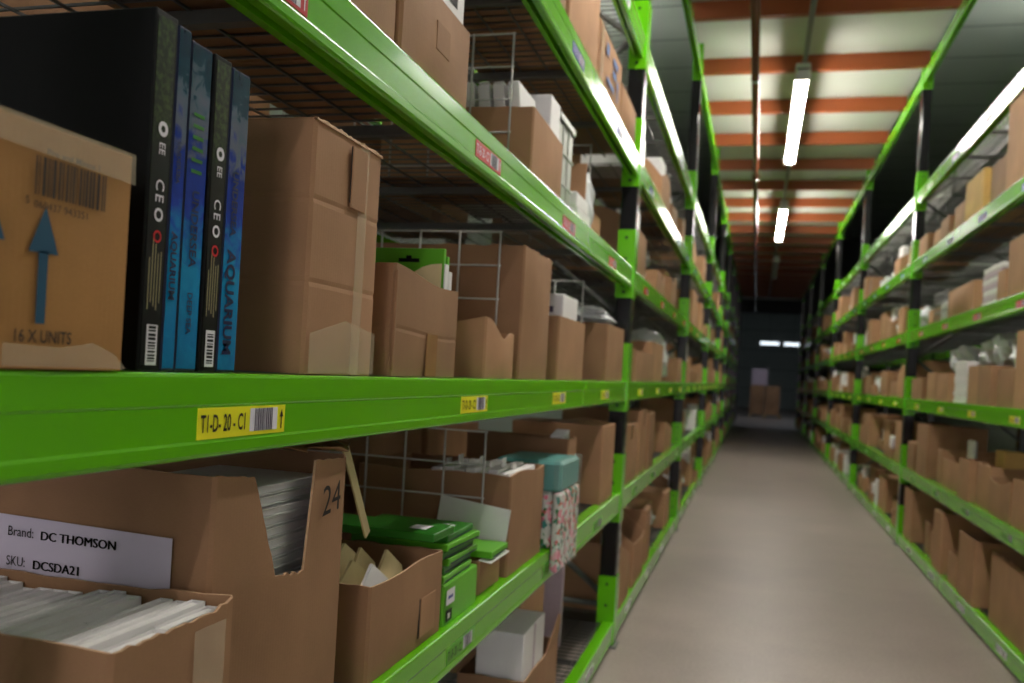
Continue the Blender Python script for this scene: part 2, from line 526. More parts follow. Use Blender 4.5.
# unseen lamps added above the racks to light the roof
for x, nm in ((-2.7, 'pipe-side rack'), (3.5, 'opposite rack')):
    for y, od in ((2.0, 'first'), (10.8, 'second')):
        t = thing('added_tube_light', f'{od} unseen tube light added to light the roof behind the {nm}', 'light', (x, y, 5.5))
        m = MB(); m.tube([(0, .05, 0), (0, 2.35, 0)], .035, 'lampdim', 12); m.build('tube', t)
        for a in (0, 2.35):
            m = MB(); m.tube([(0, a, 0), (0, a + .05, 0)], .042, 'housing', 12); m.tube([(0, a + .025, .03), (0, a + .025, 1.098)], .006, 'steel', 6); m.build('hanger', t)

# ---------------------------------------------------------------- racking
DEPTH = 1.0
PROF = [(-.05, 0), (-.004, 0), (-.001, -.0015), (0, -.005), (0, -.036), (-.0012, -.0385), (-.0012, -.0785), (0, -.082), (0, -.094), (-.0015, -.098), (-.005, -.1),
        (-.021, -.1), (-.021, -.05), (-.035, -.05), (-.035, -.1), (-.05, -.1)]
_beam, _deck, _conn, _post, _brace = {}, {}, {}, {}, {}
def inst(me, name, parent, loc=(0, 0, 0)):
    o = bpy.data.objects.new(name, me); col.objects.link(o); o.parent = parent; o.location = loc
    return o
def beam_mesh(L):
    k = round(L, 3)
    if k not in _beam:
        m = MB(); m.prism_y(PROF, .004, L - .004, 'green'); _beam[k] = m.mesh('beam')
    return _beam[k]
def deck_mesh(L):
    k = round(L, 3)
    if k not in _deck:
        m = MB()
        r = .0024
        y = .04
        while y < L - .03:
            m.box(-DEPTH + .03, -.045, y - r, y + r, -.004, 0.0, 'galv'); y += .05
        x = -.07
        while x > -DEPTH + .02:
            m.box(x - r, x + r, .02, L - .02, -.0085, -.004, 'galv'); x -= .1
        for j in range(1, 6):
            m.box(-DEPTH + .05, -.05, L * j / 6 - .012, L * j / 6 + .012, -.03, -.0085, 'galv')
        _deck[k] = m.mesh('wire_deck')
    return _deck[k]
def conn_mesh(at_far):
    """plate on the post's side face, flange on its aisle face, four punched holes; at the beam's end"""
    if at_far not in _conn:
        m = MB()
        s = 1 if at_far else -1
        def bx(x0, x1, a, b, z0, z1, mat):
            m.box(x0, x1, min(a * s, b * s), max(a * s, b * s), z0, z1, mat)
        bx(-.085, .003, -.004, 0, -.15, .19, 'green')
        bx(.0012, .004, 0, .046, -.15, .19, 'green')
        for z in (-.12, .045, .15):
            for k in range(8):
                pass
            V = [(-.042 + .008 * math.cos(a * PI / 4), -.0046 * s, z + .008 * math.sin(a * PI / 4)) for a in range(8)]
            m.face(V if s > 0 else V[::-1], 'hole')
        _conn[at_far] = m.mesh('beam_connector')
    return _conn[at_far]
def post_mesh(H):
    k = round(H, 2)
    if k not in _post:
        m = MB()
        m.box(-.082, 0, 0, .1, .008, H, 'black', .008)
        z = .1
        while z < H - .1:
            m.box(-.0005, .0002, .018, .03, z, z + .022, 'hole'); m.box(-.0005, .0002, .07, .082, z, z + .022, 'hole'); z += .06
        m.box(-.1, .02, -.01, .11, 0, .008, 'steel')
        _post[k] = m.mesh('post')
    return _post[k]
def brace_mesh(H):
    k = round(H, 2)
    if k not in _brace:
        m = MB()
        z, s = .25, 0
        while z + .75 < H:
            a, b = ((-.07, z), (-DEPTH + .02, z + .7)) if s == 0 else ((-DEPTH + .02, z), (-.07, z + .7))
            m.tube([(a[0], .05, a[1]), (b[0], .05, b[1])], .016, 'steel', 6); z += .7; s ^= 1
        m.tube([(-.07, .05, .2), (-DEPTH + .02, .05, .2)], .016, 'steel', 6)
        _brace[k] = m.mesh('frame_brace')
    return _brace[k]
def arrow_faces(m, o, u, v, w, h, mat):
    o, u, v = Vector(o), Vector(u), Vector(v)
    m.face([o - u * w * .16, o + u * w * .16, o + u * w * .16 + v * h * .62, o - u * w * .16 + v * h * .62], mat)
    m.face([o - u * w * .5 + v * h * .6, o + u * w * .5 + v * h * .6, o + v * h], mat)
_lab = {}
def label_mesh(kind, txt, detail):
    k = (kind, txt, detail)
    if k not in _lab:
        m = MB()
        base, ink = dict(yellow=('yellow', 'ink'), red=('red', 'sticker'), blue=('blue', 'sticker'), plain=('lime', 'ink'), white=('sticker', 'ink'))[kind]
        m.box(-.0012, .0004, 0, .194, -.0185, .0185, base)
        U, V = (0, 1, 0), (0, 0, 1)
        m.quad((.0004, .108, -.0135), U, V, .066, .029, 'sticker', .0004)
        r = random.Random(hash(txt) % 1000 if False else sum(map(ord, txt)))
        y = .119
        while y < .162:
            w = r.choice((.0008, .0012, .002, .0026))
            m.quad((.0004, y, -.0135), U, V, w, .029, 'bar', .0008); y += w + r.choice((.0008, .0014, .002))
        if detail:
            m.text(txt, (.0004, .005, -.010), U, V, .029, ink, squash=.56, bold=.014)
            if kind in ('yellow', 'red'):
                arrow_faces(m, (.0012, .184, -.013), U, V, .009, .026, ink)
        _lab[k] = m.mesh('shelf_label')
    return _lab[k]

def bay(side, ya, yb, levels, topz, near_post, far_post, label, lab_kinds, lab_ys, detail, code):
    """one bay of racking between the posts; ya..yb is the clear run along the aisle, in world metres"""
    L = yb - ya
    left = side == 'L'
    root = thing('pallet_rack_bay', label, 'rack', (FL if left else FR, ya if left else yb, 0), 0 if left else PI, 'green and black rack bays')
    ly = (lambda y: y - ya) if left else (lambda y: yb - y)
    H = topz + .02
    posts = ([ya - .1] if near_post else []) + ([yb] if far_post else [])
    for wy in posts:
        l0 = ly(wy) if left else ly(wy + .1)
        inst(post_mesh(H), 'post', root, (0, l0, 0))
        inst(post_mesh(H), 'post', root, (-DEPTH + .082, l0, 0))
        inst(brace_mesh(H), 'frame_brace', root, (0, l0, 0))
    for li, z in enumerate(list(levels) + [topz]):
        b = inst(beam_mesh(L), 'beam', root, (0, 0, z))
        if li == 5:
            b.rotation_euler = (0, math.radians(4.9 if not left else 5.5), 0)      # face tilted so the lamps reflect in it as a streak
        up = max(0, .165 - z)
        for c in (inst(conn_mesh(True), 'beam_connector', b, (0, L - .001, up)), inst(conn_mesh(False), 'beam_connector', b, (0, .001, up))):
            c.rotation_euler = (0, -b.rotation_euler[1], 0)
        rb = inst(beam_mesh(L), 'beam', root, (-DEPTH, L, z))
        rb.rotation_euler = (0, 0, PI)
        if li < len(levels):
            inst(deck_mesh(L), 'wire_deck', root, (0, 0, z))
            kd = lab_kinds[li]
            if kd and detail >= 0:
                for j, wy in enumerate(lab_ys):
                    l0 = ly(wy) - (0 if left else .194)
                    inst(label_mesh(kd, code[li] + f'{j + 1}', detail > 0), 'shelf_label', b, (-.0006, l0, -.0587))
    return root

ORD = ['first', 'second', 'third', 'fourth', 'fifth', 'sixth', 'seventh', 'eighth', 'ninth', 'tenth', 'eleventh', 'twelfth',
       'thirteenth', 'fourteenth', 'fifteenth', 'sixteenth', 'seventeenth', 'eighteenth', 'nineteenth', 'twentieth', 'twenty-first', 'twenty-second', 'twenty-third', 'twenty-fourth', 'twenty-fifth', 'twenty-sixth', 'twenty-seventh', 'twenty-eighth', 'twenty-ninth', 'thirtieth']
LZ = [.13, .775, 1.326, 1.89, 2.445, 3.03]
RZ = [.115, .70, 1.30, 1.895, 2.505, 3.11]
LTOP, RTOP = 4.18, 4.18
KINDS = ['white', 'plain', 'yellow', 'red', 'blue', 'white']
CODE = ['T1-A- 20 - C', 'T1-B- 20 - C', 'T1-D- 20 - C', 'T1-E- 20 - C', 'T1-F- 20 - C', 'T1-G- 20 - C']
LP = [.46] + [yl(y) for y in (3.38, 6.26, 9.16, 12.06, 14.96, 17.86, 20.76, 23.66)]
RP = [yr(y) for y in (3.55, 6.85, 10.15, 13.45, 16.75, 20.05, 23.35)]
for i in range(8):
    ya, yb = LP[i] + .1, LP[i + 1]
    ys = [.879, 1.82, 2.72, 3.63] if i == 0 else [ya + .37 + .9 * k for k in range(4)]
    bay('L', ya, yb, LZ, LTOP, i == 0, True, f'{ORD[i]} green and black rack bay under the red-brown pipe' if i else 'first green rack bay, carrying the yellow label that reads T1-D-20-C1',
        KINDS, ys, 1 if i == 0 else (0 if i < 4 else -1), [c.replace('20', str(20 + i)) for c in CODE])
for i in range(6):
    ya, yb = RP[i] + .1, RP[i + 1]
    ys = [4.91, 5.84, 6.78, 7.73] if i == 0 else [ya + .37 + 1.0 * k for k in range(4)]
    bay('R', ya, yb, RZ, RTOP, i == 0, True, f'{ORD[i]} green and black rack bay across the aisle from the pipe-side rack',
        KINDS, ys, 1 if i == 0 else (0 if i < 3 else -1), [c.replace('T1', 'T2').replace('20', str(20 + i)) for c in CODE])

# ---------------------------------------------------------------- cartons
def shell(m, L, D, top, mat='card', t=.004, r=.005, ny=10, nd=8, nz=6, creases=(), bulge=.003, seed=0, rough=.0015, bottom=True):
    """an open box wall as one continuous skin with thickness: front at x = 0, y 0..L, depth D; top(side, s) gives the wall height"""
    per = []
    def run(p, q, side, n, nx):
        for k in range(n + 1):
            s = k / n
            per.append((p[0] + (q[0] - p[0]) * s, p[1] + (q[1] - p[1]) * s, side, s, nx))
    run((0, r), (0, L - r), 0, ny, (1, 0)); run((-r, L), (-D + r, L), 1, nd, (0, 1))
    run((-D, L - r), (-D, r), 2, ny, (-1, 0)); run((-D + r, 0), (-r, 0), 3, nd, (0, -1))
    H = max(top(sd, s) for _, _, sd, s, _ in per)
    zl = sorted(set([k / nz for k in range(nz + 1)] + [c / H + d for c in creases for d in (-.007 / H, -.003 / H, 0, .003 / H, .007 / H)]))
    zl = [z for z in zl if 0 <= z <= 1]
    n = len(per)
    def P(i, zf, inset):
        x, y, sd, s, nn = per[i]
        T = top(sd, s)
        z = zf * T
        w = math.sin(PI * s) if 0 < s < 1 else 0
        d = bulge * w * math.sin(PI * min(1, max(0, z / H)))
        d += noise.noise(Vector((x * 6 + seed * 3.1, y * 6, z * 6))) * rough * 2 * (.25 + .75 * w)
        for c in creases:
            d -= .0013 * math.exp(-((zf * H - c) / .004) ** 2)
        d -= inset
        # corners pull both ways when inset
        ix = x + nn[0] * d; iy = y + nn[1] * d
        if inset:
            ix = min(max(ix, -D + inset), -inset) if nn[0] == 0 else ix
            iy = min(max(iy, inset), L - inset) if nn[1] == 0 else iy
        return (ix, iy, max(z, .004 if inset else 0))
    nzv = len(zl)
    V = [P(i, z, 0) for z in zl for i in range(n)]
    F = [(a * n + i, a * n + (i + 1) % n, (a + 1) * n + (i + 1) % n, (a + 1) * n + i) for a in range(nzv - 1) for i in range(n)]
    if bottom:
        F.append(tuple(range(n - 1, -1, -1)))
    m.raw(V, F, mat, False)
    zi = [k / 4 for k in range(5)]
    V = [P(i, z, t) for z in zi for i in range(n)]
    F = [(a * n + i, (a + 1) * n + i, (a + 1) * n + (i + 1) % n, a * n + (i + 1) % n) for a in range(4) for i in range(n)]
    if bottom:
        F.append(tuple(range(n)))
    m.raw(V, F, mat, False)
    V = [P(i, 1, 0) for i in range(n)] + [P(i, 1, t) for i in range(n)]
    m.raw(V, [(i, (i + 1) % n, n + (i + 1) % n, n + i) for i in range(n)], 'card_edge' if mat == 'card' else mat, False)

def wavy(H, amp=.004, seed=0, front=None):
    """roughly cut rim; front(s) lowers the aisle wall"""
    def f(sd, s):
        h = H + amp * noise.noise(Vector((s * 9 + sd * 17, seed * 7.3, 0)))
        if front is not None:
            if sd == 0:
                h = front(s)
            elif sd == 1:
                h += (front(1) - H) * max(0, 1 - s / .35)
            elif sd == 3:
                h += (front(0) - H) * max(0, 1 - (1 - s) / .35)
        return h
    return f

def flaps(m, L, D, H, mat='card', gap=.003):
    """closed top: two long flaps meeting along the middle"""
    m.box(-D / 2 + gap / 2, -.002, .001, L - .001, H - .0005, H + .0035, mat, .001)
    m.box(-D + .002, -D / 2 - gap / 2, .001, L - .001, H - .0005, H + .0035, mat, .001)

def strip(m, pts, w, mat, lift):
    """tape along a bent path: pts = [(point, normal)], w = width vector"""
    w = Vector(w) / 2
    for (p, n), (q, k) in zip(pts, pts[1:]):
        p, q = Vector(p) + Vector(n) * lift, Vector(q) + Vector(k) * lift
        m.face([p - w, p + w, q + w, q - w], mat)

def place(o, side, y0, y1, z, dx=.0):
    """stand a thing built with its front at x = 0 on a shelf of either rack"""
    if side == 'L':
        o.location = (FL - .02 + dx, y0, z)
    else:
        o.location = (FR + .02 - dx, y1, z); o.rotation_euler = (0, 0, PI)
    return o
E0 = .0012     # things stand this far above the wire, clear of it

# -- generic carton meshes shared by the farther shelves
VAR = []
for k in range(5):                                                  # closed
    m = MB(); L, D, H = .36, .42, .28
    shell(m, L, D, wavy(H, 0, k), ny=6, nd=4, nz=4, creases=(.14,) if k % 2 else (), seed=k + 20, bulge=.006)
    body = m
    flaps(m, L, D, H)
    if k in (1, 3):
        strip(m, [((0, L / 2, H - .07), (1, 0, 0)), ((.002, L / 2, H + .002), (1, 0, 0))], (0, .05, 0), 'btape', .004)
    VAR.append(('closed brown carton', m.mesh('cardboard_carton'), L, D, H))
for k in range(5):                                                  # open
    m = MB(); L, D, H = .36, .42, .28
    cuts = [None, lambda s: .19, lambda s: .15 + .05 * math.sin(s * PI), lambda s: .28 - .09 * s, lambda s: .21 - .04 * math.sin(s * 2 * PI)]
    shell(m, L, D, wavy(H, .008, k, cuts[k]), ny=8, nd=5, nz=4, seed=k + 40, bulge=.008, creases=(.12,) if k % 2 else ())
    VAR.append(('open brown carton', m.mesh('open_carton'), L, D, H))

def blob(m, rx, ry, rz, seed, mat, n=10, amp=.25):
    V, F = [], []
    for i in range(n + 1):
        th = PI * i / n
        for j in range(2 * n):
            ph = PI * j / n
            d = Vector((math.sin(th) * math.cos(ph), math.sin(th) * math.sin(ph), math.cos(th)))
            k = 1 + amp * noise.noise(d * 2.2 + Vector((seed * 5.1, 0, 0))) + amp * .5 * noise.noise(d * 5.5 + Vector((0, seed * 3.3, 0)))
            b = (abs(d.x) ** 4 + abs(d.y) ** 4 + abs(d.z) ** 4) ** -.25
            p = d * k * (.55 * b + .45)
            V.append((p.x * rx, p.y * ry, max(0, (p.z + 1.0) * rz)))
    F = [(i * 2 * n + j, (i + 1) * 2 * n + j, (i + 1) * 2 * n + (j + 1) % (2 * n), i * 2 * n + (j + 1) % (2 * n)) for i in range(n) for j in range(2 * n)]
    m.raw(V, F, mat, False)
BAGS = []
for k in range(4):
    m = MB(); blob(m, .13, .15, .12, k, 'bag', 9, .35); BAGS.append(m.mesh('plastic_bag'))
m = MB(); m.box(-.3, 0, 0, .3, 0, .2, 'white', .003); m.box(-.3, .0008, .148, .152, .06, .2, 'btape'); WBOX = m.mesh('white_box')

m = MB(); m.box(-.13, 0, 0, .2, 0, .3, 'white', .012); m.box(-.128, -.002, .01, .19, .298, .302, 'paper', .0015); WPACK = m.mesh('white_packet')
def obj(me, name, label, cat, group=None):
    o = bpy.data.objects.new(name, me); col.objects.link(o)
    return tag(o, label, cat, group)

LEV = ['floor-level', 'knee-high', 'chest-high', 'head-high', 'overhead', 'topmost']
def fill(side, bayname, li, z, ya, yb, rnd, dens=1.0, wide=1.0, hmax=.4, start=0):
    y = ya + .03 + rnd.random() * .08
    k = start
    while True:
        L = rnd.uniform(.25, .56) * wide
        if y + L > yb - .03: break
        if rnd.random() > dens:
            y += L * .8; continue
        where = f'{ORD[min(k, 11)]} along the {LEV[li]} shelf of the {bayname}'
        r = rnd.random()
        if r < .70:
            nm, me, l0, d0, h0 = VAR[rnd.choice((0, 1, 2, 3, 4, 5, 6, 7, 8, 9, 5, 6, 7, 8, 9))]
            h = min(hmax, rnd.uniform(.15, .38)); d = rnd.uniform(.36, .5)
            o = obj(me, 'open_carton' if 'open' in nm else 'cardboard_carton', f'{nm}, {where}', 'carton', f'cartons on the {LEV[li]} shelf of the {bayname}')
            o.scale = (d / d0, L / l0, h / h0)
            dx = rnd.choice((-.09, -.03, -.02, 0, .01))
            place(o, side, y, y + L, z + E0, dx)
            if 'open' in nm and rnd.random() < .55:
                p = obj(WPACK, 'white_packet', f'white packet standing in the carton {where}', 'packet', f'packets in cartons on the {LEV[li]} shelf of the {bayname}')
                w = rnd.uniform(.3, .7) * (L - .06)
                p.scale = (rnd.uniform(.5, 1.3), w / .2, min(hmax + .04, h + rnd.uniform(.0, .07)) / .3)
                a = y + .03 + rnd.random() * (L - .06 - w)
                place(p, side, a, a + w, z + E0 + .0055 * h / h0, dx - .03)
        elif r < .86:
            L = .3; 
            if y + L > yb - .03: break
            o = obj(rnd.choice(BAGS), 'plastic_bag', f'crumpled whitish plastic bag, {where}', 'bag', f'bags on the {LEV[li]} shelf of the {bayname}')
            s = rnd.uniform(.7, 1.0); o.scale = (s, s, s)
            if side == 'L': o.location = (FL - .22, y + .15, z + E0)
            else: o.location = (FR + .22, y + .15, z + E0)
        else:
            L = rnd.uniform(.15, .3)
            if y + L > yb - .03: break
            o = obj(WBOX, 'white_box', f'plain white box, {where}', 'box', f'white boxes on the {LEV[li]} shelf of the {bayname}')
            o.scale = (1, L / .3, rnd.uniform(.6, 1.5)); place(o, side, y, y + L, z + E0, -.02)
        k += 1
        y += L + rnd.choice((.035, .04, .06, .09, .16))

def carton(side, y0, y1, z, H, D=.42, dx=0., label='', name='cardboard_carton', cat='carton', mat='card', closed=False, front=None, creases=(), tape=None, amp=.004, seed=0, bulge=.004, group=None, extra=None, rough=.0015):
    """a carton of its own; tape / extra add parts"""
    L = y1 - y0
    parts = tape or extra
    m = MB()
    shell(m, L, D, wavy(H, 0 if closed else amp, seed, front), mat, ny=18, nd=12, nz=10, creases=creases, seed=seed, bulge=bulge, rough=rough)
    if not parts and not closed:
        o = tag(m.build(name), label, cat, group)
        return place(o, side, y0, y1, z + E0, dx)
    root = thing(name, label, cat, group=group)
    m.build('body', root)
    if closed:
        for a, b in ((-D / 2 + .0015, -.002), (-D + .002, -D / 2 - .0015)):
            f = MB(); f.box(a, b, .001, L - .001, H - .0005, H + .0035, mat, .001); f.build('flap', root)
    if tape:
        for pc in tape(L, D, H):
            f = MB(); f.raw(*pc); f.build('tape', root)
    if extra:
        extra(root, L, D, H)
    return place(root, side, y0, y1, z + E0, dx)

U, V = (0, 1, 0), (0, 0, 1)          # along the aisle / up, on faces turned to the aisle
W = (1, 0, 0)                        # along the depth, on faces turned to the near end
G0 = 'goods in the first pipe-side bay'

# ================= chest-high shelf of the first pipe-side bay
z = LZ[2]
def ex(root, L, D, H):
    y = lambda a: a - .576
    for c, h in ((.636, .040), (.577, .045)):
        m = MB(); arrow_faces(m, (.0040, y(c), h), U, V, .034, .104, 'teal'); m.build('printed_arrow', root)
    m = MB(); r = random.Random(4); a = y(.622)
    while a < y(.706):
        w = r.choice((.0012, .0018, .0026, .0036)); m.quad((.0040, a, .152), U, V, w, .034, 'brownink'); a += w + r.choice((.0015, .002, .003))
    m.text('Pro and Minox 1', (.0040, y(.633), .1885), U, V, .0085, 'brownink', 1.15, .012)
    m.text('5', (.0040, y(.612), .1425), U, V, .0095, 'brownink', 1.1)
    m.text('060437 943351', (.0040, y(.6215), .1405), U, V, .0095, 'brownink', 1.1)
    m.build('printed_lettering', root)
    m = MB(); m.text('16 X UNITS', (.0040, y(.606), .0235), U, V, .0155, 'brownink', .86, .012); m.build('printed_lettering', root)
def tp(L, D, H):
    return [([(.0050, .005, H - .022), (.0050, L - .004, H - .026), (.004, L - .004, H + .0045), (.004, .005, H + .0045), (-.12, L - .004, H + .0045), (-.12, .005, H + .0045)], [(0, 1, 2, 3), (3, 2, 4, 5)], 'tape'),
            ([(.0050, .02, .002), (.0050, L - .003, .002), (.0050, L - .02, .016), (.0050, L - .05, .026), (.0050, L - .09, .02), (.0050, .02, .022)], [(0, 1, 2, 3, 4, 5)], 'tape')]
carton('L', .576, .751, z, .212, .22, .02, 'golden-brown carton printed with a blue arrow, barcode and 16 X UNITS', mat='card_gold', closed=True, tape=tp, extra=ex, seed=2, bulge=.003)

def game(y0, y1, H, D, spine, label, dx, seed):
    """stood-up game box: black tray, blue lid showing along the spine"""
    t = thing('game_box', label, 'game box', group='game boxes stood on the chest-high shelf')
    L = y1 - y0
    a = L * spine
    dn = (0, 0, -1)
    if a > 0:
        m = MB(); m.box(-D, 0, 0, a - .0008, 0, H, 'gameblack', .0015)
        m.quad((0, .004, .006), U, V, a - .009, H - .012, 'dotted', .0005)
        m.build('tray', t)
    if a < L:
        m = MB(); m.box(-D, 0, a, L, 0, H - .004, 'navy', .0015); m.quad((0, a + .002, .003), U, V, L - a - .004, H - .01, 'under', .0005); m.build('lid', t)
    if a > 0:
        m = MB(); c = a * .52
        def vt(s, zz, size, sq=1.0, mat='sticker', yy=c, bold=.01):
            m.text(s, (.0012, yy - size * .36, zz), dn, U, size, mat, sq, bold, lift=.0003)
        vt('C', .208, .019, 1.0); vt('E', .192, .019); vt('O', .177, .019, bold=.03)
        vt('O', .153, .018, mat='red', bold=.02)
        vt('O', .270, .019, bold=.07); vt('EE', .248, .014)
        for j in range(5):
            m.quad((.0006, c - .011 + j * .0046, .066 + .004 * ((j * 5) % 3)), U, V, .0013, .056 + .006 * ((j * 7) % 4), 'creamprint', .0006)
        m.quad((.0006, c - .009, .006), U, V, .018, .044, 'sticker', .0006)
        r = random.Random(seed); zz = .010
        while zz < .046:
            w = r.choice((.0012, .002, .003)); m.quad((.0006, c - .006, zz), U, V, .012, w, 'ink', .0009); zz += w + r.choice((.0012, .002))
        m.build('printed_lettering', t)
    if a < L:
        m = MB(); c = (a + L) / 2
        if seed == 2:
            m.text('UNDERSEA', (.0012, c - .006, H * .55), dn, U, .018, 'navy', 1.0, .02, lift=.0003)
            for j in range(6):
                m.quad((.0006, c - .011, H * .60 + j * .013), U, V, .02, .004, 'lime_dark', .0006)
            m.text('DEEP SEA', (.0012, c - .005, H * .24), dn, U, .013, 'navy', .9, .01, lift=.0003)
        else:
            w = (L - a)
            m.text('AQUARIUM', (.0012, c - w * .28, H * .40), dn, U, w * .62, 'navy', 1.0, .03, lift=.0003)
            m.text('UNDERSEA', (.0012, c - w * .2, H * .66), dn, U, w * .4, 'navy', 1.0, .03, lift=.0003)
        m.build('printed_lettering', t)
    return place(t, 'L', y0, y1, z + E0, dx)
game(.795, .857, .388, .36, .62, 'black game box with a blue edge, its big dark face showing beside the arrow carton', .0, 1)
game(.863, .903, .382, .32, 0, 'all-blue game box with undersea print between two black-spined ones', -.004, 2)
game(.905, .981, .378, .32, .47, 'black-spined game box with a blue edge, beside the tall taped carton', -.002, 3)

def tp(L, D, H):
    x = .0055
    return [([(x, L * .60, .0), (x, L * .74, .0), (x, L * .74, H - .004), (x, L * .60, H - .004), (-.08, L * .74, H + .0045), (-.08, L * .60, H + .0045)], [(0, 1, 2, 3), (3, 2, 4, 5)], 'tape'),
            ([(x + .0008, .004, .002), (x + .0008, L - .004, .002), (x + .0008, L - .004, .07), (x + .0008, L * .5, .085), (x + .0008, .004, .06)], [(0, 1, 2, 3, 4)], 'tape')]
def ex(root, L, D, H):
    m = MB(); m.box(.005, .0085, L * .47, L * .69, H - .108, H - .01, 'card', .001)
    m.box(.0055, .0065, L * .46, L * .47, H - .1, H - .012, 'brownink'); m.build('handle_flap', root)
    m = MB()
    V0, F0 = [], []
    for k in range(29):
        y = L * k / 28
        h = H + .004 + .006 * noise.noise(Vector((k * 1.3, 0, 0)))
        V0 += [(-.006, y, H - .001), (.003, y, H - .001), (.002, y, h), (-.005, y, h)]
    for k in range(28):
        for c in range(4):
            F0.append((k * 4 + c, k * 4 + (c + 1) % 4, k * 4 + 4 + (c + 1) % 4, k * 4 + 4 + c))
    m.raw(V0, F0, 'card_edge'); m.build('torn_rim', root)
carton('L', 1.150, 1.383, z, .371, .42, 0, 'tall closed brown carton with clear tape down its face, beside the game boxes', closed=True, creases=(.135, .257), tape=tp, extra=ex, seed=5, bulge=.004)

def ex(root, L, D, H):
    m = MB(); m.box(.0035, .0048, L * .46, L * .63, .001, .085, 'btape'); m.build('tape_patch', root)
    m = MB(); m.box(-.0005, .0046, -.0005, .006, .01, H - .006, 'card', .001); m.build('corner_fold', root)
carton('L', 1.468, 1.820, z, .198, .38, 0, 'low open brown carton with wavy-cut rim holding green header packs', name='open_carton', front=lambda s: .199 + .006 * math.cos(s * 5) - .014 * s, creases=(.088,), extra=ex, seed=8)
# green header packs filed inside it
for k in range(2):
    y = 1.752 + k * .034
    t = thing('header_pack', ('front' if k == 0 else 'rear') + ' one of two green and cream hanging packs inside the wavy-cut carton', 'pack', (-.826 - .004 * k, y, z + .0065), 0, 'green packs in the wavy-cut carton')
    h = .266 - .012 * k
    m = MB(); m.box(0, .178, 0, .012, 0, h, 'lime', .0012); m.build('backing_card', t)
    m = MB()
    pts = [(.04, .03), (.04, .15), (.055, .165), (.07, .178), (.09, .197), (.11, .214), (.13, .226), (.15, .232), (.174, .234), (.174, .03)]
    f = [(x, -.0012, zz) for x, zz in pts]; n = len(f)
    m.raw(f + [(x, -.0002, zz) for x, _, zz in f], [tuple(range(n))] + [(j, n + j, n + (j + 1) % n, (j + 1) % n) for j in range(n)], 'cream'); m.build('cream_window', t)
    m = MB(); m.box(.075, .122, -.0013, -.0003, h - .030, h - .022, 'hole'); m.box(.092, .104, -.0013, -.0003, h - .024, h - .016, 'hole'); m.build('hang_hole', t)
    m = MB(); m.box(.1785, .182, .001, .022, .0, h - .032, 'white', .001); m.build('insert', t)
m = MB(); m.box(-.10, 0, -.001, .002, 0, .165, 'white', .0005)
o = tag(m.build('white_board'), 'thin white board leaning in the gap behind the sagging low carton', 'board'); o.location = (-.70, 1.935, z + .045); o.rotation_euler = (.72, 0, 0)

carton('L', 2.035, 2.298, z, .125, .34, 0, 'small low open carton with torn sagging rim beside the wire divider', name='open_carton', front=lambda s: .148 - .035 * s + .010 * math.sin(s * 9) - .018 * math.sin(s * PI), seed=11, amp=.012, bulge=.007, rough=.003)
carton('L', 2.356, 2.69, z, .37, .46, 0, 'tall brown carton standing behind the wire divider, bulging side toward the aisle', amp=.01, seed=14, bulge=.012, name='open_carton')
carton('L', 2.845, 3.29, z, .212, .40, 0, 'brown carton holding an upright white box', name='open_carton', seed=17)
t = thing('white_box', 'upright white box with a grey print standing inside a brown carton', 'box', (-.90, 2.96, z + .0065))
m = MB(); m.box(0, .25, 0, .25, 0, .29, 'white', .003); m.build('body', t)
m = MB(); m.quad((.17, 0, .225), W, V, .045, .022, 'bar', .0008); m.build('printed_mark', t)
carton('L', 3.06, 3.5, z, .33, .34, -.5, 'brown carton at the back of the shelf behind the upright white box', seed=18, closed=True)
carton('L', 3.83, 4.315, z, .258, .42, 0, 'brown carton with a bulging plastic bag on top, last before the second post', name='open_carton', seed=19, front=lambda s: .25)
m = MB(); m.box(-.17, .17, -.2, .2, 0, .235, 'bag', .02)
o = tag(m.build('plastic_wrapped_bundle'), 'plastic-wrapped bundle inside the last chest-high carton', 'bundle'); o.location = (-.84, 4.07, z + .0065)
m = MB(); blob(m, .16, .19, .05, 3, 'bag', 14, .4)
o = tag(m.build('plastic_bag'), 'crumpled clear bag spilling from the last chest-high carton', 'bag'); o.location = (-.83, 4.07, z + .243)

def divider(y, z0, h, x0=-.70, x1=-1.5, label=''):
    m = MB()
    x = x0
    while x > x1:
        m.tube([(x, 0, 0), (x, 0, h)], .003, 'zinc', 5); x -= .118
    for k in range(5):
        m.tube([(x0 + .004, .004, .03 + k * (h - .032) / 4), (x1, .004, .03 + k * (h - .032) / 4)], .0027, 'zinc', 5)
    o = tag(m.build('wire_divider'), label, 'wire divider', 'wire dividers standing between cartons'); o.location = (0, y, z0 + E0)
divider(2.330, LZ[2], .405, label='wire grid divider before the tall bulging chest-high carton')
divider(3.545, LZ[2], .405, label='wire grid divider past the carton with the upright white box')
divider(2.352, LZ[3], .40, label='wire grid divider before the carton of white books, head-high')
divider(2.330, LZ[1], .40, -.71, label='wire grid divider before the carton of white folders, knee-high')
divider(3.545, LZ[3], .40, label='wire grid divider past the grey plastic bin, head-high')

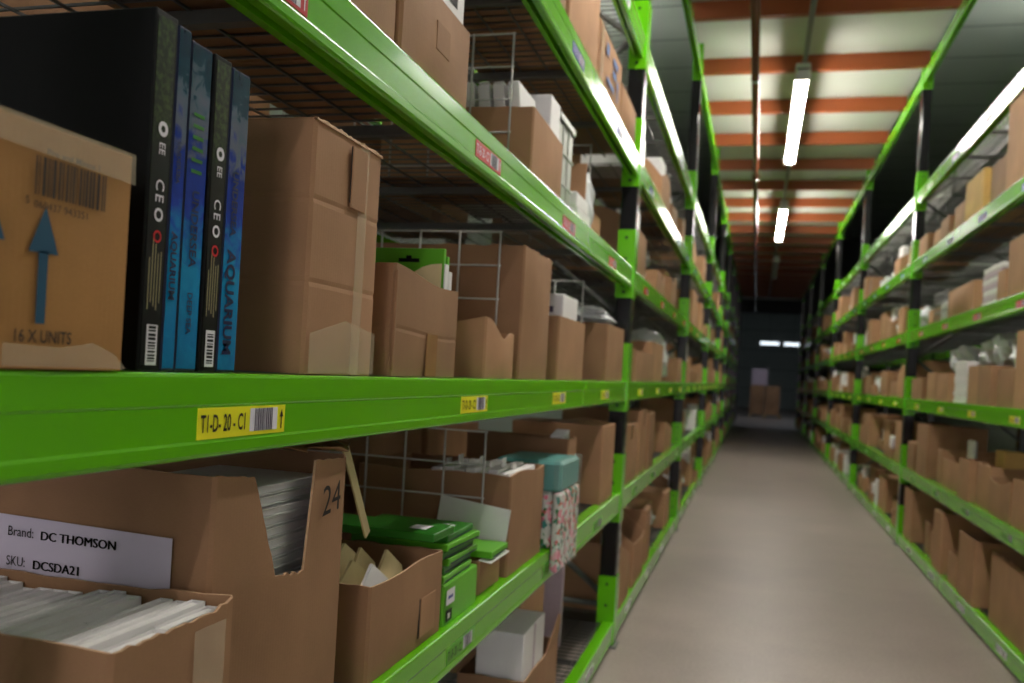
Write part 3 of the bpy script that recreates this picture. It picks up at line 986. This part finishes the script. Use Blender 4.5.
# ================= head-high shelf
z = LZ[3]
carton('L', 1.05, 1.422, z, .20, .38, -.006, 'brown closed carton, first over the red labels', closed=True, seed=21)
def ex(root, L, D, H):
    m = MB(); m.box(.0035, .0075, L * .42, L * .62, .07, .125, 'card', .0008); m.build('handle_flap', root)
carton('L', 1.432, 1.800, z, .178, .40, 0, 'brown closed carton with pressed handle flap and a white box on top', closed=True, seed=22, extra=ex, bulge=.006)
t = thing('white_box', 'white box with a dark label on top of the handle-flap carton', 'box', (-.65, 1.52, z + .1835))
m = MB(); m.box(-.3, 0, 0, .275, 0, .13, 'white', .003); m.build('body', t)
m = MB(); m.quad((0, .12, .03), U, V, .11, .075, 'gameblack', .0008); m.build('dark_label', t)
carton('L', 2.367, 2.75, z, .198, .46, 0, 'brown carton filled with leaning white books, behind the wire divider', name='open_carton', seed=23, front=lambda s: .196 - .012 * s)
for k in range(7):
    t = thing('white_book', f'white book leaning in the head-high carton, {ORD[k]} from the aisle', 'book', (-.662 - k * .045, 2.39, z + .0075), 0, 'white books in the head-high carton')
    m = MB()
    xf = Matrix.Rotation(-.10, 4, 'Y')
    m.box(-.034, 0, 0, .19, .004, .272 - .003 * (k % 3), 'white', .002, xf); m.build('cover', t)
    m = MB(); m.box(-.031, -.003, .004, .186, .272, .2745, 'paper', 0, xf); m.build('pages', t)
m = MB(); m.box(-.075, 0, 0, .125, 0, .30, 'white', .003)
o = tag(m.build('white_box'), 'upright white box at the far aisle corner of the carton of leaning books', 'box'); o.location = (-.645, 2.605, z + .0075)
t = thing('plastic_bin', 'pale grey ribbed plastic bin beside the carton of white books', 'bin')
m = MB(); shell(m, .25, .34, lambda sd, s: .30, 'greybin', t=.004, r=.012, ny=6, nd=6, nz=4, bulge=0, rough=0); m.build('body', t)
m = MB()
for zz in (.09, .19):
    m.box(-.34, .004, -.004, .254, zz, zz + .008, 'greybin', .001)
for yy in (.08, .16):
    m.box(.0, .004, yy, yy + .008, .01, .29, 'greybin', .001)
m.build('rib', t)
m = MB(); shell(m, .266, .356, lambda sd, s: .02, 'greybin', t=.012, r=.012, ny=4, nd=4, nz=2, bulge=0, rough=0, bottom=False)
o = m.build('rim', t); o.location = (.008, -.008, .29)
place(t, 'L', 2.785, 3.035, z + E0, -.03)
for k in range(2):
    m = MB(); m.box(-.28, 0, 0, .23 - .01 * k, 0, .052, 'white', .004)
    o = tag(m.build('white_box'), ('lower' if k == 0 else 'upper') + ' of two flat white boxes stacked beside the grey bin', 'box', 'flat white boxes beside the grey bin'); place(o, 'L', 3.055, 3.285, z + E0 + .0532 * k, -.004 - .006 * k)
m = MB(); m.box(-.3, 0, 0, .006, 0, .27, 'card', .001)
o = tag(m.build('cardboard_sheet'), 'brown cardboard sheet standing on edge between bin and grey bag', 'sheet'); o.location = (-.67, 3.33, z + E0)
m = MB(); blob(m, .11, .085, .135, 2, 'bag', 12, .22)
o = tag(m.build('plastic_bag'), 'tall grey plastic bag on the head-high shelf near the second post', 'bag'); o.location = (-.77, 3.44, z + E0)
carton('L', 3.70, 4.15, z, .2, .4, -.12, 'small shadowed carton between grey bag and second post, head-high', seed=27)

# ================= overhead shelf
z = LZ[4]
carton('L', 2.15, 2.68, z, .3, .42, 0, 'closed brown carton, first on the overhead shelf', closed=True, seed=31)
carton('L', 2.73, 3.235, z, .30, .42, 0, 'tall closed brown carton overhead beside the carton with blue print', closed=True, seed=32, bulge=.008)
def ex(root, L, D, H):
    m = MB()
    for a, b, w, h in ((.12, .16, .06, .045), (.28, .17, .12, .03), (.28, .12, .09, .03), (.15, .06, .18, .022)):
        m.quad((.0065, a, b), U, V, w, h, 'bluep', .0006)
    arrow_faces(m, (.0070, .41, .05), Vector(U), Vector(V), .06, .1, 'bluep')
    m.build('printed_lettering', root)
def tp(L, D, H):
    return [([(.0075, .005, 0.02), (.0075, .06, .02), (.0075, .06, H), (.0075, .005, H)], [(0, 1, 2, 3)], 'tape')]
carton('L', 3.262, 3.80, z, .245, .42, 0, 'closed brown carton with faded blue print, overhead near the second post', closed=True, seed=33, extra=ex, tape=tp, bulge=.003)
carton('L', 3.84, 4.30, z, .19, .42, 0, 'low bulging brown carton overhead right before the second post', closed=True, seed=34, bulge=.016)

# ================= knee-high shelf
z = LZ[1]
front = lambda s: .275 + .005 * noise.noise(Vector((s * 14, 2, 0))) + (.008 * max(0, s - .85) / .15)
carton('L', .724, .936, z, .276, .48, .046, 'brown carton packed with thin white books, in front of the label reading DC THOMSON', name='open_carton', front=front, seed=41, amp=.005, tape=lambda L, D, H: [([(.0052, L * .6, 0), (.0052, L * .88, 0), (.0052, L * .88, H - .012), (.0052, L * .6, H - .012)], [(0, 1, 2, 3)], 'tape')])
r = random.Random(9)
x, k = -.597, 0
while x > -1.03:
    w = r.uniform(.016, .026)
    pairs = ((.731, .928),) if k % 4 else ((.731, .828), (.831, .928))
    for n, (ya, yb) in enumerate(pairs):
        t = thing('white_paperback', f'thin white book {ORD[k]} from the aisle in the packed carton' + ('' if k % 4 else (', near half' if n == 0 else ', far half')), 'book', (x, ya, z + .0065), 0, 'white books in the packed carton')
        h = r.uniform(.258, .271) - .004 * n; a = .02
        xf = Matrix.Rotation(-a, 4, 'Y')
        m = MB(); L = yb - ya - r.uniform(0, .006)
        m.box(-w + .002, -w + .0035, 0, L, .012, h, 'white', 0, xf); m.box(-.0015, 0, 0, L, .012, h, 'white', 0, xf); m.box(-w + .002, 0, L - .0015, L, .012, h, 'white', 0, xf)
        m.build('cover', t)
        m = MB(); m.box(-w + .0037, -.0018, .002, L - .002, .014, h - .0025, 'paper', .001, xf); m.build('page_block', t)
    x -= w + .0004; k += 1

# carton with a V cut in its aisle wall
L = .365; H = .425
def dctop(sd, s):
    if sd == 0:
        y = s * L
        p = [(0, .422), (.089, .412), (.150, .268), (.233, .257), (.263, .42), (.365, .416)]
        for (a, b), (c, d) in zip(p, p[1:]):
            if a <= y <= c:
                jag = .006 * noise.noise(Vector((y * 90, 0, 3))) if .08 < y < .28 else .002 * noise.noise(Vector((y * 60, 0, 3)))
                return b + (d - b) * (y - a) / (c - a) + jag
    return H - .004 + .003 * noise.noise(Vector((s * 12, sd * 5, 1)))
t = thing('open_carton', 'big brown carton with V cut-out, handwritten DC THOMSON label and white books inside', 'carton')
m = MB()
shell(m, L, .50, dctop, ny=100, nd=14, nz=14, creases=(), seed=43, bulge=.004); m.build('body', t)
m = MB(); uu = Vector((1, 0, -.008)).normalized()
o0 = Vector((-.322, -.0062, .271))
m.face([o0, o0 + uu * .270, o0 + uu * .270 + Vector((0, 0, .072)), o0 + Vector((0, 0, .076))], 'lilac')
lab = m.build('paper_label', t)
m = MB()
def on(x, zz): return o0 + uu * x + Vector((0, -.0006, zz))
m.text('Brand:', on(.019, .049), uu, V, .0180, 'ink', .9, 0)
m.text('SKU:', on(.019, .010), uu, V, .0180, 'ink', .85, 0)
m.build('lettering', lab)
m = MB()
for q in (0, .0007, .0014):
    m.text('DC THOMSON', on(.071 + q, .048), uu, V, .0165, 'ink', 1.06, 0)
    m.text('DCSDA21', on(.061 + q, .009), uu, V, .0165, 'ink', 1.06, 0)
m.build('handwritten_lettering', lab)
m = MB(); m.text('24', (.006, .272, .333), Vector((0, 1, .10)), V, .066, 'brownink', .95, 0, lift=.001); m.build('handwritten_lettering', t)
place(t, 'L', .950, 1.315, z + E0, 0)
for k in range(24):
    m = MB()
    r = random.Random(k)
    m.box(-.19, 0, 0, .325, 0, .0022, 'white', .0006); m.box(-.19, 0, 0, .325, .0118, .014, 'white', .0006)
    m.box(-.19, -.006, .004, .321, .0022, .0118, 'paper')
    o = tag(m.build('white_book'), f'white book lying flat in the V-cut carton, {ORD[k]} from the bottom', 'book', 'flat white books in the V-cut carton')
    o.location = (-.662 - r.uniform(0, .008), .968 + r.uniform(-.004, .004), z + .0065 + k * .0160)
m = MB()
V0 = []
for i in range(9):
    for j in range(6):
        V0.append((-.645 - .03 * j - .015 * math.sin(i), 1.20 + .022 * i, 1.208 + .005 * math.sin(i * .8 + j) + .006 * noise.noise(Vector((i * .9, j * .9, 0)))))
m.raw(V0, [(i * 6 + j, i * 6 + j + 1, (i + 1) * 6 + j + 1, (i + 1) * 6 + j) for i in range(8) for j in range(5)], 'btape', True)
o = m.build('crumpled_paper')
sm = o.modifiers.new('thickness', 'SOLIDIFY'); sm.thickness = .002
tag(o, 'crumpled brown wrapping paper on the flap with the handwritten 24', 'paper')
m = MB()
m.box(-.002, .002, -.011, .011, 0, .22, 'cream', .0005, Matrix.Rotation(.58, 4, 'X'))
o = tag(m.build('paper_strip'), 'pale paper strip leaning down behind the carton of cream packets', 'strip'); o.location = (-.72, 1.60, z + .235)

def ex(root, L, D, H):
    m = MB(); m.box(.004, .0048, L * .62, L * .635, .02, .10, 'brownink'); m.box(.0042, .006, L * .64, L * .86, .02, .1, 'card', .0006); m.build('pressed_handle', root)
carton('L', 1.438, 1.815, z, .174, .25, 0, 'open brown carton holding cream packets, in front of green packs', name='open_carton', seed=45, front=lambda s: .175 - .003 * math.sin(s * 7), extra=ex, amp=.005)
m = MB(); m.box(-.236, -.012, .014, .36, .0005, .10, 'paper', .01)
o = tag(m.build('packet_bundle'), 'pale bundle of papers under the pointed cream packets', 'bundle'); place(o, 'L', 1.438, 1.815, z + .0065, 0)
r = random.Random(3)
for k in range(7):
    m = MB()
    w, h = .15, .085
    m.raw([(0, 0, 0), (0, w, 0), (0, w, h * .45), (0, w * .5, h), (0, 0, h * .4), (-.012, 0, 0), (-.012, w, 0), (-.006, w, h * .45), (-.006, w * .5, h), (-.006, 0, h * .4)],
          [(0, 1, 2, 3, 4), (9, 8, 7, 6, 5), (0, 5, 6, 1), (1, 6, 7, 2), (2, 7, 8, 3), (3, 8, 9, 4), (4, 9, 5, 0)], 'cream' if k != 0 else 'white')
    o = tag(m.build('cream_packet'), f'pointed {"cream" if k else "white"} paper packet in the open carton, {ORD[k]} from the aisle', 'packet', 'cream packets in the open carton')
    o.location = (-.672 - .026 * k, 1.47 + .13 * (k % 2) + r.uniform(0, .02), z + .1075); o.rotation_euler = (0, -.12, r.uniform(-.1, .1))

def ex(root, L, D, H):
    m = MB(); m.quad((.003, .008, .045), U, V, .055, .034, 'sticker', .0012); m.quad((.003, .018, .058), U, V, .032, .007, 'blue', .0018); m.build('white_sticker', root)
    m = MB(); m.quad((.003, .008, .008), U, V, .042, .026, 'gameblack', .0012); m.quad((.003, .02, .014), U, V, .015, .012, 'white', .0018); m.build('black_sticker', root)
carton('L', 1.832, 2.075, z, .088, .3, .0, 'bright green carton with white and black stickers under the green packs', mat='lime', extra=ex, seed=47, bulge=.001, closed=True)
r = random.Random(6)
for k in range(6):
    t = thing('green_pack', f'flat deep-green pack with a white sticker, {ORD[k]} up in the pile on the green carton', 'pack', (-.638 - .006 * (k % 2), 1.838 + .014 * (k % 3), z + .0925 + E0 + k * .0172), r.uniform(-.04, .04), 'green packs piled on the green carton')
    w = .21 if k < 5 else .19
    m = MB(); m.box(-.24, 0, 0, w, 0, .0165, 'lime_dark' if k % 2 else 'lime', .0015); m.build('box', t)
    m = MB(); m.quad((-.06, w * .45, .0165), W, (0, 1, 0), .035, .055, 'sticker', .0008); m.build('sticker', t)
    m = MB(); m.quad((0, .01, .002), U, V, w - .02, .004, 'navy', .0006); m.build('dark_stripe', t)
t = thing('green_pack', 'long deep-green pack lying across the back of the cream packet carton', 'pack', (-.640, 1.765, z + .1985))
m = MB(); m.box(-.36, 0, 0, .13, 0, .018, 'lime_dark', .0015); m.build('box', t)
m = MB(); m.quad((-.075, .04, .018), W, (0, 1, 0), .04, .05, 'sticker', .0008); m.build('sticker', t)
t = thing('mailer_box', 'open mailer box with raised white lid and folded-out white flap', 'box')
m = MB(); shell(m, .19, .26, lambda sd, s: .085, 'card', ny=4, nd=4, nz=3, seed=50, bulge=.001); m.build('body', t)
m = MB(); m.box(-.205, .0, -.002, .002, 0, .105, 'white', .0008, Matrix.Translation((.012, .186, .088)) @ Matrix.Rotation(.12, 4, 'Y')); m.build('lid', t)
m = MB(); m.box(-.005, .03, .005, .175, -.0015, .0015, 'white', .0005); o = m.build('flap', t); o.location = (0, 0, .087); o.rotation_euler = (0, .12, 0)
place(t, 'L', 2.128, 2.318, z + E0, -.012)
t = thing('green_pack', 'single bright green pack resting on the open white-lined mailer box', 'pack', (-.60, 2.145, z + .0925), 0)
m = MB(); m.box(-.2, -.02, 0, .15, 0, .018, 'lime', .0015); m.build('box', t)
m = MB(); m.quad((-.02, .01, .002), U, V, .13, .004, 'navy', .0006); m.build('dark_stripe', t)

carton('L', 2.347, 2.745, z, .28, .46, .0, 'brown carton filed with white folders, behind the knee-high wire divider', name='open_carton', seed=52, front=lambda s: .28 + .006 * math.sin(s * 6), amp=.006)
for k in range(7):
    m = MB()
    m.box(-.03, 0, 0, .3 - .02 * (k % 3), 0, .278 + .006 * (k % 2), 'paper', .002)
    m.box(-.022, -.018, .10, .14, .278, .308 if k % 2 else .296, 'paper', .001)
    o = tag(m.build('white_folder'), f'white folder filed in the knee-high carton, {ORD[k]} from the aisle', 'folder', 'white folders in the knee-high carton')
    o.location = (-.648 - .0335 * k, 2.37 + .01 * (k % 2), z + .0075)
t = thing('gift_wrap_pack', 'clear bag of pink and green floral gift wrap hanging over the beam', 'pack', (-.612, 2.785, z + E0))
m = MB(); m.box(.001, .03, 0, .30, -.075, .185, 'floral', .008); m.build('floral_pack', t)
m = MB(); m.box(-.2, .026, .005, .295, .186, .285, 'tealpaper', .01); m.box(-.2, -.004, .01, .29, .0005, .186, 'floral', .01); m.build('teal_pack', t)
m = MB(); m.box(-.001, .034, -.004, .306, -.08, .292, 'clear', .008); m.build('clear_bag', t)
carton('L', 3.21, 3.35, z, .33, .4, -.02, 'narrow tall brown carton stuffed with white leaflets, beside the floral wrap', name='open_carton', seed=55)
for k in range(5):
    m = MB(); m.box(-.05, 0, 0, .018, 0, .335 + .004 * k, 'paper', .001)
    o = tag(m.build('white_leaflet_pad'), f'white leaflet pad in the narrow tall carton, {ORD[k]} in line', 'pad', 'leaflet pads in the narrow carton'); o.location = (-.68, 3.226 + .022 * k, z + .0065)
carton('L', 3.86, 4.20, z, .345, .42, 0, 'tall closed brown carton on the knee-high shelf beside the second post', closed=True, seed=57)
for k, (a, b, h) in enumerate(((1.55, 2.22, .30), (2.42, 3.1, .36), (3.16, 3.8, .33))):
    carton('L', a, b, z, h, .34, -.56, f'shadowed brown carton at the back of the knee-high shelf, {ORD[k]} in its row', seed=60 + k, closed=k != 1, name='cardboard_carton' if k != 1 else 'open_carton')
for k, (a, b, h) in enumerate(((1.48, 2.1, .26), (2.4, 2.96, .31), (3.65, 4.2, .35))):
    carton('L', a, b, LZ[2], h, .34, -.57, f'shadowed brown carton at the back of the chest-high shelf, {ORD[k]} in its row', seed=64 + k, closed=True)
for k, (a, b, h) in enumerate(((1.2, 1.95, .22), (2.45, 3.1, .2), (3.2, 3.52, .3))):
    carton('L', a, b, LZ[3], h, .34, -.57, f'shadowed brown carton at the back of the head-high shelf, {ORD[k]} in its row', seed=68 + k, closed=True)

# ================= floor-level shelf
z = LZ[0]
t = thing('open_carton', 'open brown carton with upright flap holding a white box, floor-level shelf', 'carton')
m = MB(); shell(m, .50, .22, wavy(.250, .006, 71), ny=12, nd=8, nz=6, seed=71); m.build('body', t)
m = MB(); m.raw([(-.002, 0, 0), (-.002, .19, 0), (-.002, .19, .085), (-.002, .15, .11), (.002, 0, 0), (.002, .19, 0), (.002, .19, .085), (.002, .15, .11)], [(0, 1, 2, 3), (7, 6, 5, 4), (0, 4, 5, 1), (1, 5, 6, 2), (2, 6, 7, 3), (3, 7, 4, 0)], 'card')
o = m.build('flap', t); o.location = (0, .29, .247); o.rotation_euler = (0, .1, 0)
place(t, 'L', 2.665, 3.165, z + E0, -.01)
t = thing('white_box', 'large white box standing in the floor-level open carton', 'box', (-.81, 2.685, z + .0075))
m = MB(); m.box(0, .155, 0, .285, 0, .385, 'white', .003); m.build('body', t)
m = MB(); m.box(.1545, .156, .135, .15, 0, .384, 'mauve'); m.build('edge_seam', t)
m = MB(); blob(m, .12, .14, .11, 1, 'bag', 12, .3)
o = tag(m.build('plastic_bag'), 'crumpled bag on the floor-level shelf before the white box', 'bag'); o.location = (-.81, 2.33, z + E0)
carton('L', 3.34, 3.74, z, .44, .42, -.2, 'tall shadowed carton behind the white box on the floor-level shelf', seed=73, closed=True)
m = MB(); m.box(-.4, 0, 0, .035, 0, .42, 'mauve', .004); o = tag(m.build('grey_slab'), 'grey board on edge beside the green panel at floor level', 'board'); place(o, 'L', 3.83, 3.865, z + E0, -.14)
m = MB(); m.box(-.25, 0, 0, .06, 0, .40, 'lime', .004); o = tag(m.build('green_box'), 'upright green box beside the second post at floor level', 'box'); place(o, 'L', 4.03, 4.10, z + E0, -.22)

# ================= opposite first bay
def rc(li, y0, y1, H, label, **k):
    dx = k.pop('dx', 0.)
    return carton('R', yr(y0), yr(y1), RZ[li], H, dx=dx, label=label, **k)
rc(0, 3.90, 4.50, .385, 'large brown carton, first at floor level opposite', seed=80, name='open_carton', amp=.012, dx=-.02)
rc(0, 4.70, 5.02, .385, 'tall brown carton with white flap edge, second at floor level opposite', seed=81, name='open_carton', dx=.01)
rc(0, 5.09, 5.28, .20, 'small brown carton squeezed between two tall ones at floor level opposite', seed=82, name='open_carton')
rc(0, 5.44, 5.67, .41, 'tall closed brown carton at floor level opposite beside the small squeezed one', seed=83, closed=True, dx=.01)
rc(0, 5.73, 5.86, .22, 'short open brown carton at floor level opposite, fifth in its row', seed=84, name='open_carton', dx=-.02)
rc(0, 6.00, 6.14, .24, 'narrow brown carton at floor level opposite, sixth in its row', seed=85, dx=-.04)
rc(0, 6.44, 6.74, .42, 'tall dark-sided carton at floor level opposite, beside the second post', seed=86, closed=True)
rc(1, 3.80, 4.17, .24, 'brown carton, first on the knee-high shelf opposite', seed=87, name='open_carton', amp=.01)
rc(1, 4.20, 4.54, .21, 'open brown carton with dipped rim, second on the knee-high shelf opposite', seed=88, name='open_carton', front=lambda s: .2 - .02 * math.sin(s * 4))
carton('R', yr(4.645), yr(4.795), RZ[1] + .006, .33, D=.2, dx=-.1, label='yellow-tan carton rising out of a brown one, knee-high opposite', seed=89, mat='card_yellow', closed=True, bulge=.002)
rc(1, 4.60, 4.84, .25, 'brown carton with folded rim, third on the knee-high shelf opposite', seed=90, name='open_carton', amp=.015, dx=-.02)
rc(1, 4.90, 5.12, .25, 'brown carton, fourth on the knee-high shelf opposite', seed=91, name='open_carton', dx=.01)
rc(1, 5.22, 5.64, .26, 'wide brown carton with a white flap inside, knee-high opposite', seed=92, name='open_carton', front=lambda s: .20, dx=-.02)
m = MB(); m.box(-.03, 0, 0, .16, 0, .35, 'white', .01); o = tag(m.build('white_packet'), 'white packet poking up from the wide knee-high carton opposite', 'packet'); place(o, 'R', 6.40, 6.56, RZ[1] + .0065, -.1)
rc(1, 5.70, 5.84, .25, 'narrow open brown carton, sixth on the knee-high shelf opposite', seed=93, name='open_carton', dx=-.03)
rc(1, 6.00, 6.35, .40, 'tallest brown carton on the knee-high shelf opposite', seed=94, closed=True, dx=.01)
rc(1, 6.47, 6.74, .23, 'small brown carton beside the second post, knee-high opposite', seed=95, closed=True)
rc(2, 3.80, 4.235, .42, 'tall brown carton, first on the chest-high shelf opposite', seed=96, name='open_carton', front=lambda s: .4)
rc(2, 4.30, 4.57, .21, 'brown carton under crumpled bags, second on the chest-high shelf opposite', seed=97, name='open_carton', dx=-.02)
rc(2, 4.62, 4.86, .235, 'brown carton, third on the chest-high shelf opposite', seed=98, name='open_carton')
rc(2, 4.90, 5.14, .24, 'brown carton next to the white pad stack, chest-high opposite', seed=99, name='open_carton', dx=-.02)
for k in range(11):
    m = MB(); r = random.Random(k); m.box(-.26, 0, 0, .33, 0, .024, 'white' if k % 3 else 'paper', .003)
    dy = r.uniform(-.02, .02)
    o = tag(m.build('white_pad'), f'white pad, {ORD[k]} from the bottom of the chest-high stack opposite', 'pad', 'stacked white pads opposite'); place(o, 'R', 6.33 + dy, 6.66 + dy, RZ[2] + E0 + k * .0255, -.02)
for k, (y, s, zz) in enumerate(((4.44, .8, .2), (4.76, .85, .225), (5.02, .8, .23), (5.7, .85, .2))):
    o = obj(BAGS[k], 'plastic_bag', f'crumpled whitish bag spilling over the chest-high cartons opposite, {ORD[k]} in line', 'bag', 'bags over chest-high cartons opposite')
    o.location = (FR + .18, yr(y), RZ[2] + zz); o.scale = (s, s, s)
rc(2, 5.54, 5.86, .2, 'open brown carton, fifth on the chest-high shelf opposite', seed=100, name='open_carton')
rc(2, 5.96, 6.25, .215, 'open brown carton, sixth on the chest-high shelf opposite', seed=101, name='open_carton', dx=-.02)
rc(2, 6.34, 6.72, .2, 'open brown carton beside the second post, chest-high opposite', seed=102, name='open_carton', front=lambda s: .17)
rc(3, 3.85, 4.43, .31, 'large brown carton, first on the head-high shelf opposite', seed=103, closed=True)
rc(3, 4.46, 4.60, .17, 'narrow brown carton, second on the head-high shelf opposite', seed=104)
for k in range(7):
    m = MB(); r = random.Random(k + 30); m.box(-.3, 0, 0, .43, 0, .033, 'mauve' if k % 2 else 'white', .004)
    dy = r.uniform(-.02, .02)
    o = tag(m.build('folded_packet'), f'flat mauve-white packet, {ORD[k]} from the bottom of the head-high stack opposite', 'packet', 'flat packets stacked opposite'); place(o, 'R', 5.63 + dy, 6.06 + dy, RZ[3] + E0 + k * .0345, -.03)
rc(3, 5.05, 5.66, .19, 'wide brown carton with arched top on the head-high shelf opposite', seed=105, bulge=.02, closed=True)
t = thing('wire_basket', 'small grey wire basket on the head-high shelf opposite', 'basket')
m = MB()
for zz in (.01, .08, .15, .22):
    m.tube([(0, 0, zz), (0, .5, zz), (-.3, .5, zz), (-.3, 0, zz), (0, 0, zz)], .005, 'galv', 5)
for k in range(7):
    for x in (0, -.3):
        m.tube([(x, .5 * k / 6, .0), (x, .5 * k / 6, .22)], .004, 'galv', 5)
m.build('mesh', t)
m = MB(); m.box(-.26, -.03, .08, .42, .012, .17, 'white', .02); m.build('lining', t)
place(t, 'R', 7.02, 7.52, RZ[3] + E0, -.02)
rc(3, 6.25, 6.7, .16, 'low shadowed carton beside the second post, head-high opposite', seed=106, dx=-.1)
rc(4, 3.85, 4.56, .50, 'very tall brown carton, first on the overhead shelf opposite', seed=107, closed=True)
rc(4, 4.60, 4.93, .26, 'brown carton between the tall one and the yellow one, overhead opposite', seed=108, closed=True, dx=-.03)
rc(4, 4.97, 5.36, .27, 'yellow-tan carton with pale side, overhead opposite', seed=109, mat='card_yellow', closed=True)
rc(4, 5.44, 5.70, .19, 'brown carton, fourth on the overhead shelf opposite', seed=110, closed=True, dx=-.02)
rc(4, 5.75, 6.00, .16, 'brown carton, fifth on the overhead shelf opposite', seed=111)
rc(4, 6.08, 6.35, .15, 'low brown carton, sixth on the overhead shelf opposite', seed=112, dx=-.03)
rc(4, 6.42, 6.74, .17, 'brown carton beside the second post, overhead opposite', seed=113)
def mesh_back(side, ya, yb, z, h, label, x_in=.86):
    m = MB()
    y = 0
    while y <= yb - ya:
        m.tube([(0, y, 0), (0, y, h)], .006, 'zinc', 4, False); y += .1
    for k in range(int(h / .1) + 1):
        m.tube([(.006, 0, .01 + k * .1), (.006, yb - ya, .01 + k * .1)], .006, 'zinc', 4, False)
    o = tag(m.build('wire_mesh_panel'), label, 'mesh panel', 'upright wire mesh panels on the racks')
    o.location = ((FL - x_in) if side == 'L' else (FR + x_in), ya, z + E0)
for i in range(3):
    mesh_back('R', RP[i] + .15, RP[i + 1] - .05, RZ[4], .45, f'galvanised mesh panel at the back of the overhead shelf, {ORD[i]} opposite bay')
    mesh_back('R', RP[i] + .15, RP[i + 1] - .05, RZ[5], .4, f'galvanised mesh panel standing on the topmost shelf, {ORD[i]} opposite bay', .3)
for i in range(1, 3):
    mesh_back('L', LP[i] + .15, LP[i + 1] - .05, LZ[4], .4, f'galvanised mesh panel standing on the overhead shelf, {ORD[i]} pipe-side bay', .6)
# ================= second pipe-side bay, chest-high
z = LZ[2]
B1 = 'second pipe-side bay'
carton('L', 4.81, 5.68, z, .175, .42, 0, 'brown carton holding a white roll, first past the second post, chest-high', name='open_carton', seed=120, front=lambda s: .17)
carton('L', 5.73, 6.43, z, .26, .42, -.02, 'brown carton, second past the second post, chest-high', name='open_carton', seed=121)
t = thing('white_roll', 'white paper roll standing in the first chest-high carton past the second post', 'roll', (-.76, 5.05, z + .0065))
m = MB(); m.tube([(0, 0, 0), (0, 0, .28)], .06, 'white', 20); m.build('paper', t)
m = MB(); m.tube([(0, 0, .278), (0, 0, .2815)], .018, 'card', 14); m.build('core', t)
for k, (y, s) in enumerate(((6.72, 1.3), (7.16, 1.1))):
    o = obj(BAGS[k + 1], 'plastic_bag', f'bulky white plastic bag, {ORD[k]} past the cartons of the second pipe-side bay', 'bag', 'bulky bags in the second pipe-side bay')
    o.location = (-.84, y, z + E0); o.scale = (s, s, s * 1.2)
carton('L', 7.43, 7.9, z, .2, .42, 0, 'brown carton before the third post, chest-high on the pipe side', seed=122, closed=True)

# ================= everything further along
rnd = random.Random(11)
fill('L', B1, 0, LZ[0], LP[1] + .1, LP[2], rnd)
fill('L', B1, 1, LZ[1], LP[1] + .1, LP[2], rnd)
fill('L', B1, 3, LZ[3], LP[1] + .1, LP[2], rnd, hmax=.34)
fill('L', B1, 4, LZ[4], LP[1] + .1, LP[2], rnd, .7, hmax=.3)
for i in range(2, 8):
    wide = 1.15 if i < 4 else 1.5
    for li in range(5):
        fill('L', f'{ORD[i]} pipe-side bay', li, LZ[li], LP[i] + .1, LP[i + 1], rnd, .95 if li < 4 else .6, wide, .36)
for i in range(1, 6):
    wide = 1.05 if i < 3 else 1.5
    for li in range(5):
        fill('R', f'{ORD[i]} opposite bay', li, RZ[li], RP[i] + .1, RP[i + 1], rnd, .95 if li < 4 else .6, wide, .38)

# ================= beyond the doorway
t = thing('loaded_pallet', 'wooden pallet standing in the loading bay beyond the dark doorway', 'pallet', (.42, 37.0, 0))
m = MB()
for k in range(7):
    m.box(-.62 + k * .183, -.62 + k * .183 + .15, 0, 1.0, .12, .142, 'wood')
m.build('deck_board', t)
for x in (-.62, -.05, .53):
    m = MB(); m.box(x, x + .1, 0, 1.0, .02, .12, 'wood'); m.box(x, x + .1, 0, 1.0, 0, .02, 'wood'); m.build('bearer', t)
for zz in range(3):
    for xx in range(2):
        o = obj(VAR[(zz + xx) % 5][1], 'cardboard_carton', f'brown carton on the far pallet, {["bottom", "middle", "top"][zz]} layer, {"pipe-side" if xx == 0 else "other"} column', 'carton', 'cartons on the far pallet')
        o.scale = (.9 / .42, .56 / .36, .38 / .28); o.rotation_euler = (0, 0, -PI / 2); o.location = (-.19 + xx * .60, 37.06, .1435 + zz * .388)
m = MB(); m.box(0, .62, 0, .4, 0, .66, 'mauve', .006)
o = tag(m.build('white_box'), 'pale box on top of the far pallet beyond the doorway', 'box'); o.location = (-.16, 37.1, .1435 + 3 * .388 + .004)
for x, nm in ((.10, 'first'), (1.25, 'second')):
    t = thing('bay_light', f'{nm} cold white lamp glowing in the loading bay beyond the doorway', 'light', (x, 46, 3.42))
    m = MB(); m.box(0, .95, 0, .12, .06, .12, 'housing', .01); m.build('housing', t)
    m = MB(); m.box(.02, .93, -.08, .1, -.06, .06, 'farlamp', .02); m.build('diffuser', t)
    m = MB(); m.tube([(.47, .06, .12), (.47, .06, 3.175)], .01, 'steel', 6); m.build('hanger', t)
t = thing('bay_light', 'unseen long cold lamp over the lintel, added to light the floor past the doorway', 'light', (-.3, 34.2, 5.2))  # out-of-view lamp added to brighten the floor strip past the doorway
m = MB(); m.box(0, 1.7, 0, .3, .06, .12, 'housing', .01); m.build('housing', t)
m = MB(); m.box(.02, 1.68, .01, .29, -.02, .06, 'bayfill', .02); m.build('diffuser', t)
m = MB(); m.tube([(.85, .15, .12), (.85, .15, 1.395)], .01, 'steel', 6); m.build('hanger', t)
